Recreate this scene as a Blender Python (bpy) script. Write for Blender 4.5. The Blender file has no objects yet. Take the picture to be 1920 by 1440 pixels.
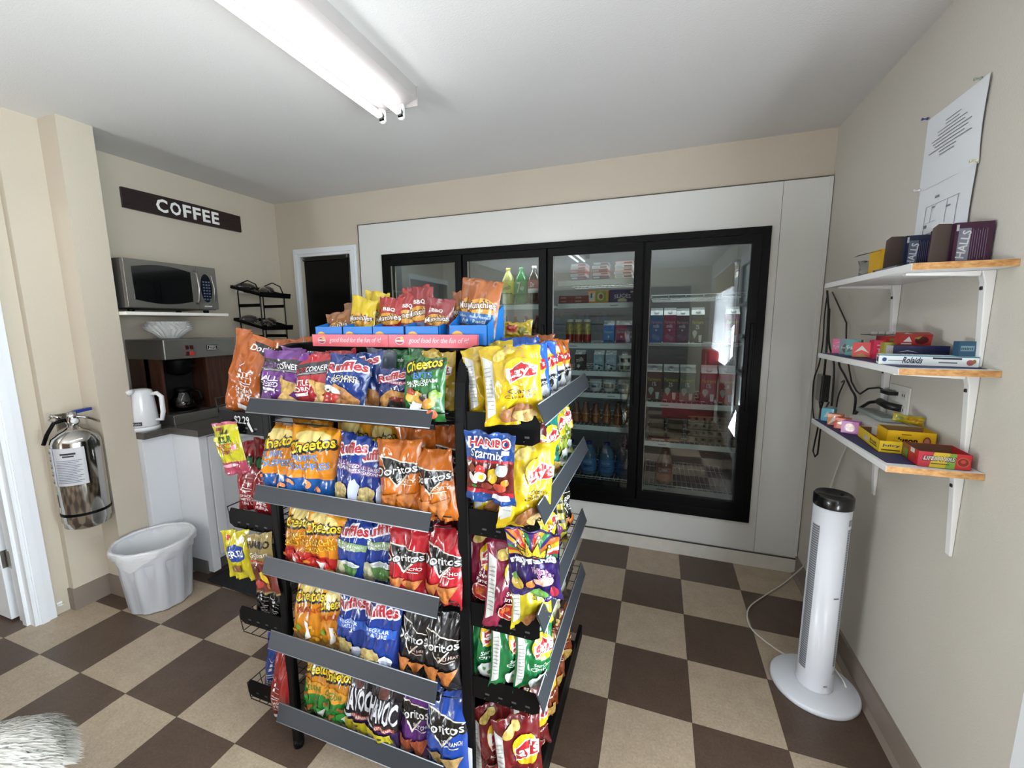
import bpy, math, random
import numpy as np
from mathutils import Vector, Matrix, noise
from mathutils.geometry import tessellate_polygon
R = math.radians
SC = bpy.context.scene
COL = SC.collection
random.seed(7)
# ------------------------------------------------------------------ camera, world, light, exposure
cam_d = bpy.data.cameras.new('camera'); cam = bpy.data.objects.new('camera', cam_d); COL.objects.link(cam)
cam_d.sensor_width = 36.0; cam_d.lens = 36.0 * 776.5 / 1920.0
cam_d.clip_start = 0.02; cam_d.clip_end = 60
YAW, PIT, ROL = -0.3418, -0.1442, -0.0075
fw = Vector((math.sin(YAW)*math.cos(PIT), math.cos(YAW)*math.cos(PIT), math.sin(PIT)))
rt = Vector((math.cos(YAW), -math.sin(YAW), 0)); up = rt.cross(fw)
rt, up = math.cos(ROL)*rt + math.sin(ROL)*up, -math.sin(ROL)*rt + math.cos(ROL)*up
cam.matrix_world = Matrix(((rt.x, up.x, -fw.x, 0.134), (rt.y, up.y, -fw.y, -2.384), (rt.z, up.z, -fw.z, 1.457), (0, 0, 0, 1)))
SC.camera = cam
w = bpy.data.worlds.new('world'); SC.world = w; w.use_nodes = True
w.node_tree.nodes['Background'].inputs[0].default_value = (0.80, 0.88, 1.0, 1)
w.node_tree.nodes['Background'].inputs[1].default_value = 1.0
SC.view_settings.view_transform = 'Standard'; SC.view_settings.look = 'None'
SC.view_settings.exposure = 1.0; SC.view_settings.gamma = 1.0; SC.view_settings.use_curve_mapping = False
TUBE_E, WINDOW_W, FILL_W, ENTRY_W = 4.2, 52.0, 155.0, 70.0

def area(name, loc, rot, sx, sy, power, color):
    l = bpy.data.lights.new(name, 'AREA'); l.shape = 'RECTANGLE'; l.size = sx; l.size_y = sy; l.energy = power; l.color = color
    o = bpy.data.objects.new(name, l); COL.objects.link(o); o.location = loc; o.rotation_euler = rot
    return o
# daylight through the window on the right wall behind the camera, and an added fill light behind a made-up door on the left
area('window_daylight', (1.16, -3.15, 1.42), (0, R(124), 0), 1.1, 1.6, WINDOW_W, (0.88, 0.94, 1.0))
area('added_side_fill', (-2.88, -4.15, 1.2), (0, R(-118), 0), 1.9, 1.2, FILL_W, (0.90, 0.95, 1.0))  # added fill from the left, no such source is known

area('entry_door_daylight', (1.16, -1.785, 1.10), (0, R(108), 0), 1.7, .70, ENTRY_W, (0.90, 0.95, 1.0))
for cx_ in (-1.48, -.87, -.27, .34):   # unseen fill lights added inside the cooler top to brighten the stock
    area('cooler_fill', (cx_, .40, 2.03), (R(25), 0, 0), .5, .03, 6.0, (0.92, 0.97, 1.0))

# ------------------------------------------------------------------ materials
def lin(h):
    h = h.lstrip('#'); h = h if len(h) == 6 else ''.join(x+x for x in h); c = [int(h[i:i+2], 16)/255 for i in (0, 2, 4)]
    return tuple((x/12.92 if x <= .04045 else ((x+.055)/1.055)**2.4) for x in c) + (1,)
_M = {}
def mat(hexc, rough=.5, metal=0., coat=0., bump=0., bscale=60., var=0., vscale=30., kind='', trans=0., emit=0., alpha=1., spec=.5):
    k = (hexc, rough, metal, coat, bump, bscale, var, vscale, kind, trans, emit, alpha, spec)
    if k in _M: return _M[k]
    m = bpy.data.materials.new('%s_%s' % (kind or 'paint', hexc.lstrip('#'))); m.use_nodes = True
    nt = m.node_tree; b = nt.nodes['Principled BSDF']; b.inputs['Base Color'].default_value = lin(hexc)
    b.inputs['Roughness'].default_value = rough; b.inputs['Metallic'].default_value = metal
    b.inputs['Coat Weight'].default_value = coat; b.inputs['Transmission Weight'].default_value = trans
    b.inputs['Specular IOR Level'].default_value = spec; b.inputs['Alpha'].default_value = alpha
    if emit: b.inputs['Emission Color'].default_value = lin(hexc); b.inputs['Emission Strength'].default_value = emit
    tc = nt.nodes.new('ShaderNodeTexCoord')
    if var or kind in ('chip',):
        n = nt.nodes.new('ShaderNodeTexNoise'); n.inputs['Scale'].default_value = vscale; n.inputs['Detail'].default_value = 4
        r = nt.nodes.new('ShaderNodeValToRGB'); c = lin(hexc)
        r.color_ramp.elements[0].position = .3; r.color_ramp.elements[1].position = .7
        v = var or .35
        r.color_ramp.elements[0].color = tuple(x*(1-v) for x in c[:3]) + (1,)
        r.color_ramp.elements[1].color = tuple(min(1, x*(1+v)) for x in c[:3]) + (1,)
        nt.links.new(tc.outputs['Object'], n.inputs['Vector']); nt.links.new(n.outputs['Fac'], r.inputs[0]); nt.links.new(r.outputs[0], b.inputs['Base Color'])
    if bump:
        n2 = nt.nodes.new('ShaderNodeTexNoise'); n2.inputs['Scale'].default_value = bscale; n2.inputs['Detail'].default_value = 3
        bp = nt.nodes.new('ShaderNodeBump'); bp.inputs['Strength'].default_value = bump; bp.inputs['Distance'].default_value = .004
        nt.links.new(tc.outputs['Object'], n2.inputs['Vector']); nt.links.new(n2.outputs['Fac'], bp.inputs['Height']); nt.links.new(bp.outputs[0], b.inputs['Normal'])
    _M[k] = m
    return m
def dull(h, k=.76):
    h = h.lstrip('#'); h = h if len(h) == 6 else ''.join(x+x for x in h)
    return '#'+''.join('%02x' % int(int(h[i:i+2], 16)*k) for i in (0, 2, 4))
def foil(h): return mat(dull(h), .27, 0, .35, .55, 30., kind='foil')
def ink(h): return mat(dull(h, .82), .30, 0, .3, .3, 45., kind='print')
def chipm(h): return mat(dull(h), .5, 0, 0, 0, 60, .38, 90., kind='chip')
def card(h): return mat(h, .45, 0, .1, kind='card')
def plastic(h, r=.35): return mat(h, r, 0, .1, kind='plastic')
BLK = mat('#040405', .5, kind='powder_coat', spec=.14); WIRE = mat('#080809', .4, kind='wire', spec=.3)
STEEL = mat('#a9a6a0', .28, 1., kind='steel'); WHITE = mat('#e9e9e6', .4, kind='white_paint')
WMET = mat('#e6e6e4', .35, .0, .2, kind='white_enamel')

def glass_mat(name, tint='#ffffff', refl=1.0):
    m = bpy.data.materials.new(name); m.use_nodes = True; nt = m.node_tree; nt.nodes.clear()
    o = nt.nodes.new('ShaderNodeOutputMaterial'); mx = nt.nodes.new('ShaderNodeMixShader'); t = nt.nodes.new('ShaderNodeBsdfTransparent')
    g = nt.nodes.new('ShaderNodeBsdfGlossy'); f = nt.nodes.new('ShaderNodeFresnel'); mu = nt.nodes.new('ShaderNodeMath')
    t.inputs[0].default_value = lin(tint); g.inputs['Roughness'].default_value = .01; f.inputs['IOR'].default_value = 1.5
    mu.operation = 'MULTIPLY'; mu.inputs[1].default_value = refl
    nt.links.new(f.outputs[0], mu.inputs[0]); nt.links.new(mu.outputs[0], mx.inputs[0]); nt.links.new(t.outputs[0], mx.inputs[1]); nt.links.new(g.outputs[0], mx.inputs[2]); nt.links.new(mx.outputs[0], o.inputs[0])
    return m
GLASS = glass_mat('cooler_glass', '#e4eae8', 1.7); CLEAR = glass_mat('clear_plastic', '#d8dad8', 1.4)

def floor_mat():
    m = bpy.data.materials.new('checker_vinyl'); m.use_nodes = True; nt = m.node_tree; b = nt.nodes['Principled BSDF']
    tc = nt.nodes.new('ShaderNodeTexCoord'); mp = nt.nodes.new('ShaderNodeMapping'); s = 1/.3048
    mp.inputs['Scale'].default_value = (s, s, 0); mp.inputs['Location'].default_value = (0, 0, .5)
    ck = nt.nodes.new('ShaderNodeTexChecker'); ck.inputs['Scale'].default_value = 1
    nt.links.new(tc.outputs['Object'], mp.inputs[0]); nt.links.new(mp.outputs[0], ck.inputs[0])
    n = nt.nodes.new('ShaderNodeTexNoise'); n.inputs['Scale'].default_value = 14; n.inputs['Detail'].default_value = 8; n.inputs['Roughness'].default_value = .75
    n3 = nt.nodes.new('ShaderNodeTexNoise'); n3.inputs['Scale'].default_value = 130; n3.inputs['Detail'].default_value = 2
    nt.links.new(tc.outputs['Object'], n.inputs[0]); nt.links.new(tc.outputs['Object'], n3.inputs[0])
    ad = nt.nodes.new('ShaderNodeMath'); ad.operation = 'ADD'; nt.links.new(n.outputs['Fac'], ad.inputs[0]); nt.links.new(n3.outputs['Fac'], ad.inputs[1])
    outs = []
    for c1, c2 in (('#94836f', '#b8a792'), ('#45362c', '#5f4d41')):
        r = nt.nodes.new('ShaderNodeMapRange'); r.inputs['From Min'].default_value = .6; r.inputs['From Max'].default_value = 1.4
        mx = nt.nodes.new('ShaderNodeMix'); mx.data_type = 'RGBA'; mx.inputs[6].default_value = lin(c1); mx.inputs[7].default_value = lin(c2)
        nt.links.new(ad.outputs[0], r.inputs[0]); nt.links.new(r.outputs[0], mx.inputs[0]); outs.append(mx.outputs[2])
    nt.links.new(outs[1], ck.inputs[1]); nt.links.new(outs[0], ck.inputs[2]); 
    br = nt.nodes.new('ShaderNodeTexBrick'); br.offset = 0; br.inputs['Scale'].default_value = 1; br.inputs['Brick Width'].default_value = 1; br.inputs['Row Height'].default_value = 1; br.inputs['Mortar Size'].default_value = .004
    br.inputs['Color1'].default_value = (1, 1, 1, 1); br.inputs['Color2'].default_value = (1, 1, 1, 1); br.inputs['Mortar'].default_value = (.45, .42, .4, 1)
    nt.links.new(mp.outputs[0], br.inputs[0])
    ml = nt.nodes.new('ShaderNodeMix'); ml.data_type = 'RGBA'; ml.blend_type = 'MULTIPLY'; ml.inputs[0].default_value = 1
    nt.links.new(ck.outputs[0], ml.inputs[6]); nt.links.new(br.outputs[0], ml.inputs[7]); nt.links.new(ml.outputs[2], b.inputs['Base Color'])
    b.inputs['Roughness'].default_value = .38
    bp = nt.nodes.new('ShaderNodeBump'); bp.inputs['Strength'].default_value = .12; bp.inputs['Distance'].default_value = .002
    nt.links.new(n3.outputs['Fac'], bp.inputs['Height']); nt.links.new(bp.outputs[0], b.inputs['Normal'])
    return m
def wood_mat(name, c1, c2, scale=(3, 40, 40), rough=.45):
    m = bpy.data.materials.new(name); m.use_nodes = True; nt = m.node_tree; b = nt.nodes['Principled BSDF']
    tc = nt.nodes.new('ShaderNodeTexCoord'); mp = nt.nodes.new('ShaderNodeMapping'); mp.inputs['Scale'].default_value = scale
    n = nt.nodes.new('ShaderNodeTexNoise'); n.inputs['Scale'].default_value = 2; n.inputs['Detail'].default_value = 6
    r = nt.nodes.new('ShaderNodeValToRGB'); r.color_ramp.elements[0].position = .35; r.color_ramp.elements[1].position = .65
    r.color_ramp.elements[0].color = lin(c1); r.color_ramp.elements[1].color = lin(c2)
    nt.links.new(tc.outputs['Object'], mp.inputs[0]); nt.links.new(mp.outputs[0], n.inputs[0]); nt.links.new(n.outputs[0], r.inputs[0]); nt.links.new(r.outputs[0], b.inputs['Base Color'])
    b.inputs['Roughness'].default_value = rough
    return m
WALL = mat('#c6bcab', .75, 0, 0, .25, 220., .015, 3., kind='wall_paint')
WALLR = mat('#c4bfb5', .75, 0, 0, .25, 220., .015, 3., kind='wall_paint')
CEIL = mat('#d9d8d6', .8, 0, 0, .3, 160., .01, 2., kind='ceiling_paint')
TRIMM = mat('#e3e6ea', .35, 0, .1, kind='trim_gloss')
BASEB = mat('#85786e', .5, kind='vinyl_base')
FLOOR = floor_mat(); OAK = wood_mat('oak_edge', '#a8753f', '#cf9f66', (30, 4, 60)); DARKWOOD = wood_mat('walnut_panel', '#2a150c', '#4a2a19', (40, 40, 3))

# ------------------------------------------------------------------ mesh building
class MB:
    def __init__(s): s.v = []; s.f = []; s.m = []; s.mats = []; s.sm = []; s.n = 0
    def mi(s, m):
        if m not in s.mats: s.mats.append(m)
        return s.mats.index(m)
    def add(s, verts, faces, m, smooth=False):
        b = s.n; i = s.mi(m); verts = np.asarray(verts, float).reshape(-1, 3); s.v.append(verts); s.n += len(verts)
        for f in faces: s.f.append([b+k for k in f]); s.m.append(i); s.sm.append(smooth)
        return s
    def box(s, x0, y0, z0, x1, y1, z1, m, M=None):
        V = np.array([(x, y, z) for z in (z0, z1) for y in (y0, y1) for x in (x0, x1)], float)
        if M is not None: V = tr(V, M)
        return s.add(V, [(0, 2, 3, 1), (4, 5, 7, 6), (0, 1, 5, 4), (2, 6, 7, 3), (0, 4, 6, 2), (1, 3, 7, 5)], m)
    def tube(s, path, r, m, n=8, closed=False, cap=True):
        P = [Vector(p) for p in path]; rs = r if hasattr(r, '__len__') else [r]*len(P); V = []; F = []; L = len(P)
        T = [(P[(i+1) % L]-P[i-1] if closed else P[min(i+1, L-1)]-P[max(i-1, 0)]).normalized() for i in range(L)]
        a = Vector((0, 0, 1)) if abs(T[0].z) < .9 else Vector((1, 0, 0)); u = T[0].cross(a).normalized()
        for i in range(L):
            u = (u - T[i]*u.dot(T[i])).normalized(); w_ = T[i].cross(u)
            for k in range(n):
                t = 2*math.pi*k/n; V.append(P[i] + rs[i]*(math.cos(t)*u + math.sin(t)*w_))
        for i in range(L if closed else L-1):
            j = (i+1) % L
            for k in range(n): F.append((i*n+k, i*n+(k+1) % n, j*n+(k+1) % n, j*n+k))
        if cap and not closed: F.append(tuple(range(n-1, -1, -1))); F.append(tuple((L-1)*n+k for k in range(n)))
        return s.add([tuple(p) for p in V], F, m, True)
    def lathe(s, prof, m, c=(0, 0, 0), n=24, sx=1., sy=1., cap=True, fl=None):
        V = []; F = []
        for j, (r, z) in enumerate(prof):
            for k in range(n):
                t = 2*math.pi*k/n; q = r*(fl(t, j) if fl else 1.)
                V.append((c[0]+q*sx*math.cos(t), c[1]+q*sy*math.sin(t), c[2]+z))
        for j in range(len(prof)-1):
            for k in range(n): F.append((j*n+k, j*n+(k+1) % n, (j+1)*n+(k+1) % n, (j+1)*n+k))
        if cap:
            if prof[0][0] > 1e-4: F.append(tuple(range(n-1, -1, -1)))
            if prof[-1][0] > 1e-4: F.append(tuple((len(prof)-1)*n+k for k in range(n)))
        return s.add(V, F, m, True)
    def prism(s, poly, a0, a1, axis, m):   # poly in the two other axes (in xyz order), extruded along axis
        V = []; n = len(poly)
        for a in (a0, a1):
            for p, q in poly: V.append({'x': (a, p, q), 'y': (p, a, q), 'z': (p, q, a)}[axis])
        F = [tuple(range(n)), tuple(range(2*n-1, n-1, -1))] + [(i, i+n, (i+1) % n+n, (i+1) % n) for i in range(n)]
        return s.add(V, F, m)
    def ring(s, axis, p0, p1, q0, q1, w_, a0, a1, m):   # mitred rectangular frame; w_ = widths at p0, p1, q0, q1
        l, r, b, t = w_ if hasattr(w_, '__len__') else [w_]*4; V = []
        for a in (a0, a1):
            for p, q in ((p0, q0), (p1, q0), (p1, q1), (p0, q1), (p0+l, q0+b), (p1-r, q0+b), (p1-r, q1-t), (p0+l, q1-t)): V.append({'x': (a, p, q), 'y': (p, a, q)}[axis])
        F = []
        for i in range(4):
            j = (i+1) % 4; F += [(i, j, j+4, i+4), (i+8, i+12, j+12, j+8), (i, i+8, j+8, j), (i+4, j+4, j+12, i+12)]
        return s.add(V, F, m)
    def build(s, name, parent=None, org=None, bevel=0., M=None, **tags):
        V = np.concatenate(s.v) if s.v else np.zeros((0, 3))
        if M is not None: V = tr(V, M)
        if parent is not None: org = wloc(parent)
        elif org is None: org = ((V[:, 0].min()+V[:, 0].max())/2, (V[:, 1].min()+V[:, 1].max())/2, V[:, 2].min())
        V = V - np.array(org)
        me = bpy.data.meshes.new(name); me.from_pydata(V.tolist(), [], s.f)
        for m in s.mats: me.materials.append(m)
        me.polygons.foreach_set('material_index', s.m); me.polygons.foreach_set('use_smooth', s.sm); me.update()
        o = bpy.data.objects.new(name, me); COL.objects.link(o)
        if parent is not None: o.parent = parent; o['_o'] = tuple(org)
        else: o.location = org; o['_o'] = tuple(org)
        if bevel:
            b = o.modifiers.new('bevel', 'BEVEL'); b.width = bevel; b.segments = 2; b.limit_method = 'ANGLE'
        for k, v in tags.items(): o[k] = v
        return o
def wloc(o): return tuple(o['_o'])
def tr(V, M): return V @ np.array(M.to_3x3()).T + np.array(M.translation)
def thing(name, label, cat, loc, group=None, kind=None):
    o = bpy.data.objects.new(name, None); COL.objects.link(o); o.location = loc; o['_o'] = tuple(loc)
    if label: o['label'] = label
    if cat: o['category'] = cat
    if group: o['group'] = group
    if kind: o['kind'] = kind
    return o
def copy_thing(src, loc, label, group=None, rz=None):
    c = src.copy(); COL.objects.link(c); c.location = loc; c['label'] = label
    if rz is not None: c.rotation_euler = (0, 0, rz)
    if group: c['group'] = group
    for ch in list(src.children):
        d = ch.copy(); COL.objects.link(d); d.parent = c
        for g in ch.children:
            e = g.copy(); COL.objects.link(e); e.parent = d
    return c
def struct(name, mb, **k): return mb.build(name, kind='structure', **k)

# ------------------------------------------------------------------ printed graphics laid onto a surface
_T = {}
def text2d(s, off=0.):
    k = (s, off)
    if k in _T: return _T[k]
    def mesh(o_):
        c = bpy.data.curves.new('t', 'FONT'); c.body = s; c.resolution_u = 2; c.offset = o_; c.fill_mode = 'FRONT'
        ob = bpy.data.objects.new('t', c); COL.objects.link(ob)
        dg = bpy.context.evaluated_depsgraph_get(); me = bpy.data.meshes.new_from_object(ob.evaluated_get(dg))
        V = np.zeros(len(me.vertices)*3); me.vertices.foreach_get('co', V); V = V.reshape(-1, 3)[:, :2]
        me.calc_loop_triangles(); F = [tuple(t.vertices) for t in me.loop_triangles]
        bpy.data.objects.remove(ob); bpy.data.curves.remove(c); bpy.data.meshes.remove(me)
        return V, F
    V0, F0 = mesh(0.)
    lo, hi = V0.min(0), V0.max(0)
    V, F = (V0, F0) if not off else mesh(off)
    V = (V-lo)/(hi-lo) - .5
    _T[k] = (V, F)
    return _T[k]
def split(V, F, mx):
    V = [tuple(p) for p in V]; out = []; st = list(F); cache = {}
    while st:
        f = st.pop(); p = [V[i] for i in f]
        L = [math.hypot(p[i][0]-p[(i+1) % 3][0], p[i][1]-p[(i+1) % 3][1]) for i in range(3)]
        i = L.index(max(L))
        if L[i] <= mx: out.append(f); continue
        a, b, c = f[i], f[(i+1) % 3], f[(i+2) % 3]; k = (min(a, b), max(a, b))
        if k not in cache: cache[k] = len(V); V.append(((V[a][0]+V[b][0])/2, (V[a][1]+V[b][1])/2))
        mm = cache[k]; st += [(a, mm, c), (mm, b, c)]
    return np.array(V), out
def P(pts, col): return ('p', pts, col)
def Q(x0, y0, x1, y1, col): return ('p', [(x0, y0), (x1, y0), (x1, y1), (x0, y1)], col)
def E(cx, cy, rx, ry, col, rot=0, n=18): return ('e', cx, cy, rx, ry, col, rot, n)
def T(s, cx, cy, w_, h, col, out=None, ow=.05, rot=0, arch=0, shear=0, bold=.014): return ('t', s, cx, cy, w_, h, col, out, ow, rot, arch, shear, bold)
def shade(c):
    return c if not isinstance(c, str) else (chipm(c[1:]) if c[0] == '~' else ink(c))
class Surf:
    """a printable surface: a grid of points over u, v in 0..1 with an outward direction"""
    def __init__(s, G, W, H, flip=1):
        s.G = G; s.W = W; s.H = H; s.nv, s.nu = G.shape[:2]
        du = np.gradient(G, axis=1); dv = np.gradient(G, axis=0); n = np.cross(du, dv)*flip; s.N = n/(np.linalg.norm(n, axis=2, keepdims=True)+1e-12)
    def at(s, uv, off):
        u = np.clip(uv[:, 0], 0, 1)*(s.nu-1); v = np.clip(uv[:, 1], 0, 1)*(s.nv-1)
        i = np.minimum(u.astype(int), s.nu-2); j = np.minimum(v.astype(int), s.nv-2); a = (u-i)[:, None]; b = (v-j)[:, None]
        def f(A):   # the two triangles of each cell share the diagonal from its lower left to its upper right corner
            p, q, r, t = A[j, i], A[j, i+1], A[j+1, i+1], A[j+1, i]
            return np.where(a >= b, p*(1-a)+q*(a-b)+r*b, p*(1-b)+t*(b-a)+r*a)
        return f(s.G) + f(s.N)*off
def flat(o, ex, ey):
    o, ex, ey = map(np.array, (o, ex, ey)); G = np.array([[o, o+ex], [o+ey, o+ex+ey]], float)
    return Surf(G, np.linalg.norm(ex), np.linalg.norm(ey))
def cyl(c, r, z0, z1, a0, a1, n=24, r2=None):
    r2 = r if r2 is None else r2
    G = np.array([[(c[0]+rr*math.cos(a), c[1]+rr*math.sin(a), z) for a in np.linspace(R(a0), R(a1), n)] for z, rr in ((z0, r), (z1, r2))])
    return Surf(G, r*abs(R(a1-a0)), z1-z0)
def draw(mb, sf, items, base=.0009, step=.0003):
    mx = 1.5 if sf.nu == 2 else .034
    if sf.nu >= 13 and sf.nv >= 11: mx = .025; step = min(.00060, .0075/max(1, sum(2 if i[0] == 't' and i[7] else 1 for i in items)))
    lay = base
    for it in items:
        if it[0] == 'p':
            poly = [Vector((x, y, 0)) for x, y in it[1]]; V = np.array([(x, y) for x, y in it[1]]); F = [tuple(t) for t in tessellate_polygon([poly])]; parts = [(V, F, it[2])]
        elif it[0] == 'e':
            _, cx, cy, rx, ry, c, rot, n = it; a = R(rot); V = [(cx, cy)]
            for k in range(n):
                t = 2*math.pi*k/n; x = rx*sf.W*math.cos(t); y = ry*sf.H*math.sin(t)
                V.append((cx+(x*math.cos(a)-y*math.sin(a))/sf.W, cy+(x*math.sin(a)+y*math.cos(a))/sf.H))
            parts = [(np.array(V), [(0, k+1, (k+1) % n+1) for k in range(n)], c)]
        else:
            _, s_, cx, cy, w_, h, c, out, ow, rot, arch, shear, bold = it; parts = []
            specs = ([(out, ow)] if out else []) + [(c, bold)]
            for cc, of in specs:
                V, F = text2d(s_, of); x = (V[:, 0]+shear*V[:, 1]*(h*sf.H)/(w_*sf.W))*w_*sf.W; y = (V[:, 1] + arch*(1-4*V[:, 0]**2))*h*sf.H; a = R(rot)
                parts.append((np.stack([cx+(x*math.cos(a)-y*math.sin(a))/sf.W, cy+(x*math.sin(a)+y*math.cos(a))/sf.H], 1), F, cc))
        for V, F, c in parts:
            if sf.nu > 2 or sf.nv > 2: V, F = split(V, F, mx)
            pts = sf.at(V, lay); m = shade(c)
            # keep the winding outward
            FF = []
            for f in F:
                a, b, d = V[f[0]], V[f[1]], V[f[2]]
                FF.append(f if (b[0]-a[0])*(d[1]-a[1])-(b[1]-a[1])*(d[0]-a[0]) > 0 else (f[0], f[2], f[1]))
            mb.add(pts, FF, m, sf.nu > 2); lay += step

def nz(x, y, z): return noise.noise(Vector((x, y, z)))
def bag(name, label, cat, loc, W, H, D, design, yaw=0, roll=0, tilt=-6, seed=0, group=None, crimp=.045, hang=False, nu=25, nv=33, curl=0., flatb=False, hole=False):
    """a filled pouch: two puffed foil sheets joined along side edges and flat crimped seals"""
    rg = random.Random(seed*13+5); F = np.zeros((nv, nu, 3)); B = np.zeros((nv, nu, 3)); ph = rg.random()*50
    lean = rg.uniform(-.3, .3)
    for j in range(nv):
        v = j/(nv-1); vv = (v-crimp)/(1-2*crimp); inside = 0 < vv < 1
        g = max(0, math.sin(math.pi*min(1, max(0, vv))**.82))**.5 if inside else 0
        wv = 1 - .09*g
        for i in range(nu):
            u = i/(nu-1); a = 2*u-1
            t = D/2*g*max(0, 1-abs(a)**2.4)**.62
            e = math.exp(-min(v, 1-v)/.10)
            fold = (.010*math.sin(a*6+ph+3*v) + .010*nz(a*5+ph, v*2, 3.) + .004*math.sin(a*15+ph*2)) * e * (1-.4*abs(a))
            c1 = .016*nz(a*1.6+ph, v*2.6, ph)*g; c2 = .007*nz(a*4.5, v*6.5+ph, ph+9)*g; c3 = -.013*abs(nz(a*2.6+v*3.5, ph, v*2.6-a*2))*g - .007*abs(nz(a*5-v*4, ph+20, v*5))*g*e*2
            off = (fold + curl*(v-.5)**2*(1 if v > .5 else .3) + lean*.02*a*(v-.4))*(W/.13)
            zz = v*H + (.012*nz(a*1.2+ph, ph, 4.) + lean*.03*a)*max(0, v-.4)*(1 if not hang else .3)
            if v > .9: zz -= .010*abs(nz(a*2.2, ph, 7.))*((v-.9)/.1)
            x = a*W/2*wv
            F[j, i] = (x, -t+off-(c1+c2+c3)*(W/.13)*(1-abs(a)**6), zz); B[j, i] = (x, t*(.35 if flatb else .8)+off+.0012, zz)
        B[j, 0] = F[j, 0]; B[j, -1] = F[j, -1]
    M = Matrix.Translation(Vector(loc)) @ Matrix.Rotation(R(yaw), 4, 'Z') @ Matrix.Rotation(R(tilt), 4, 'X') @ Matrix.Rotation(R(roll), 4, 'Y')
    if hang: M = M @ Matrix.Translation(Vector((0, 0, -H)))
    F = tr(F.reshape(-1, 3), M).reshape(nv, nu, 3); B = tr(B.reshape(-1, 3), M).reshape(nv, nu, 3)
    mb = MB(); V = np.concatenate([F.reshape(-1, 3), B.reshape(-1, 3)])
    base = design['base']; back = design.get('back', '#c9c9c6'); edges = design.get('bands', [])
    byc = {}
    for j in range(nv-1):
        v = (j+.5)/(nv-1); c = base
        for v0, v1, cc in edges:
            if v0 <= v < v1: c = cc
        for i in range(nu-1):
            byc.setdefault(c, []).extend([(j*nu+i, j*nu+i+1, (j+1)*nu+i+1), (j*nu+i, (j+1)*nu+i+1, (j+1)*nu+i)])
            q = nv*nu; cb = back if 2 < i < nu-4 and 3 < j < nv-4 else base
            byc.setdefault(cb, []).append((q+j*nu+i, q+(j+1)*nu+i, q+(j+1)*nu+i+1, q+j*nu+i+1))
    first = True
    for c, fs in byc.items():
        m = (design['mats'].get(c) if 'mats' in design else None) or foil(c)
        if first: mb.add(V, fs, m, True); first = False
        else:
            k = mb.mi(m)
            for f in fs: mb.f.append(list(f)); mb.m.append(k); mb.sm.append(True)
    # close the four outlines between the sheets
    q = nv*nu; k = mb.mi(foil(base)); rim = []
    for i in range(nu-1): rim += [(i, q+i, q+i+1, i+1), ((nv-1)*nu+i+1, q+(nv-1)*nu+i+1, q+(nv-1)*nu+i, (nv-1)*nu+i)]
    for f in rim: mb.f.append(list(f)); mb.m.append(k); mb.sm.append(False)
    draw(mb, Surf(F, W, H), design['items'])
    kw = dict(label=label, category=cat)
    if group: kw['group'] = group
    return mb.build(name, org=loc, **kw)

def box_thing(name, label, cat, loc, w_, d, h, col, faces=None, yaw=0, tilt=0, group=None, bevel=.0012, mb=None, topcol=None, build=True, extra=None):
    """a printed carton; faces: dict front/right/left/top -> items"""
    mb = mb or MB(); m = card(col) if isinstance(col, str) else col
    mb.box(-w_/2, -d/2, 0, w_/2, d/2, h, m)
    S = {'front': flat((-w_/2, -d/2, 0), (w_, 0, 0), (0, 0, h)), 'left': flat((-w_/2, d/2, 0), (0, -d, 0), (0, 0, h)), 'right': flat((w_/2, -d/2, 0), (0, d, 0), (0, 0, h)), 'top': flat((-w_/2, -d/2, h), (w_, 0, 0), (0, d, 0))}
    for k, it in (faces or {}).items(): draw(mb, S[k], it, .0004, .0002)
    if extra: extra(mb)
    M = Matrix.Rotation(R(yaw), 4, 'Z') @ Matrix.Rotation(R(tilt), 4, 'X')
    o = mb.build(name, org=(0, 0, 0), M=M, label=label, category=cat, **({'group': group} if group else {}))
    o.location = loc; o['_o'] = tuple(loc)
    return o
def tray_thing(name, label, cat, loc, w_, d, h, col, inner, faces=None, yaw=0, th=.0015, backh=None, group=None):
    """an open printed display box"""
    mb = MB(); m = card(col); mi = card(inner); bh = backh or h
    mb.box(-w_/2, -d/2, 0, w_/2, d/2, th, mi); mb.box(-w_/2, -d/2, 0, w_/2, -d/2+th, h, m); mb.box(-w_/2, d/2-th, 0, w_/2, d/2, bh, m)
    for sx in (-1, 1):
        x0, x1 = sorted((sx*w_/2, sx*(w_/2-th)))
        mb.add([(x, y, z) for x in (x0, x1) for y, z in ((-d/2, 0), (d/2, 0), (d/2, bh), (-d/2, h))], [(0, 3, 2, 1), (4, 5, 6, 7), (0, 1, 5, 4), (1, 2, 6, 5), (2, 3, 7, 6), (3, 0, 4, 7)], m)
    mb.add([(-w_/2+th*1.2, -d/2+th*1.3, th*1.2), (w_/2-th*1.2, -d/2+th*1.3, th*1.2), (w_/2-th*1.2, -d/2+th*1.3, h-.001), (-w_/2+th*1.2, -d/2+th*1.3, h-.001)], [(3, 2, 1, 0)], mi)
    mb.add([(-w_/2+th*1.2, d/2-th*1.3, th*1.2), (w_/2-th*1.2, d/2-th*1.3, th*1.2), (w_/2-th*1.2, d/2-th*1.3, bh-.001), (-w_/2+th*1.2, d/2-th*1.3, bh-.001)], [(0, 1, 2, 3)], mi)
    S = {'front': flat((-w_/2, -d/2, 0), (w_, 0, 0), (0, 0, h)), 'left': flat((-w_/2, d/2, 0), (0, -d, 0), (0, 0, h))}
    for k, it in (faces or {}).items(): draw(mb, S[k], it, .0004, .0002)
    o = mb.build(name, org=(0, 0, 0), M=Matrix.Rotation(R(yaw), 4, 'Z'), label=label, category=cat, **({'group': group} if group else {}))
    o.location = loc; o['_o'] = tuple(loc)
    return o

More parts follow.
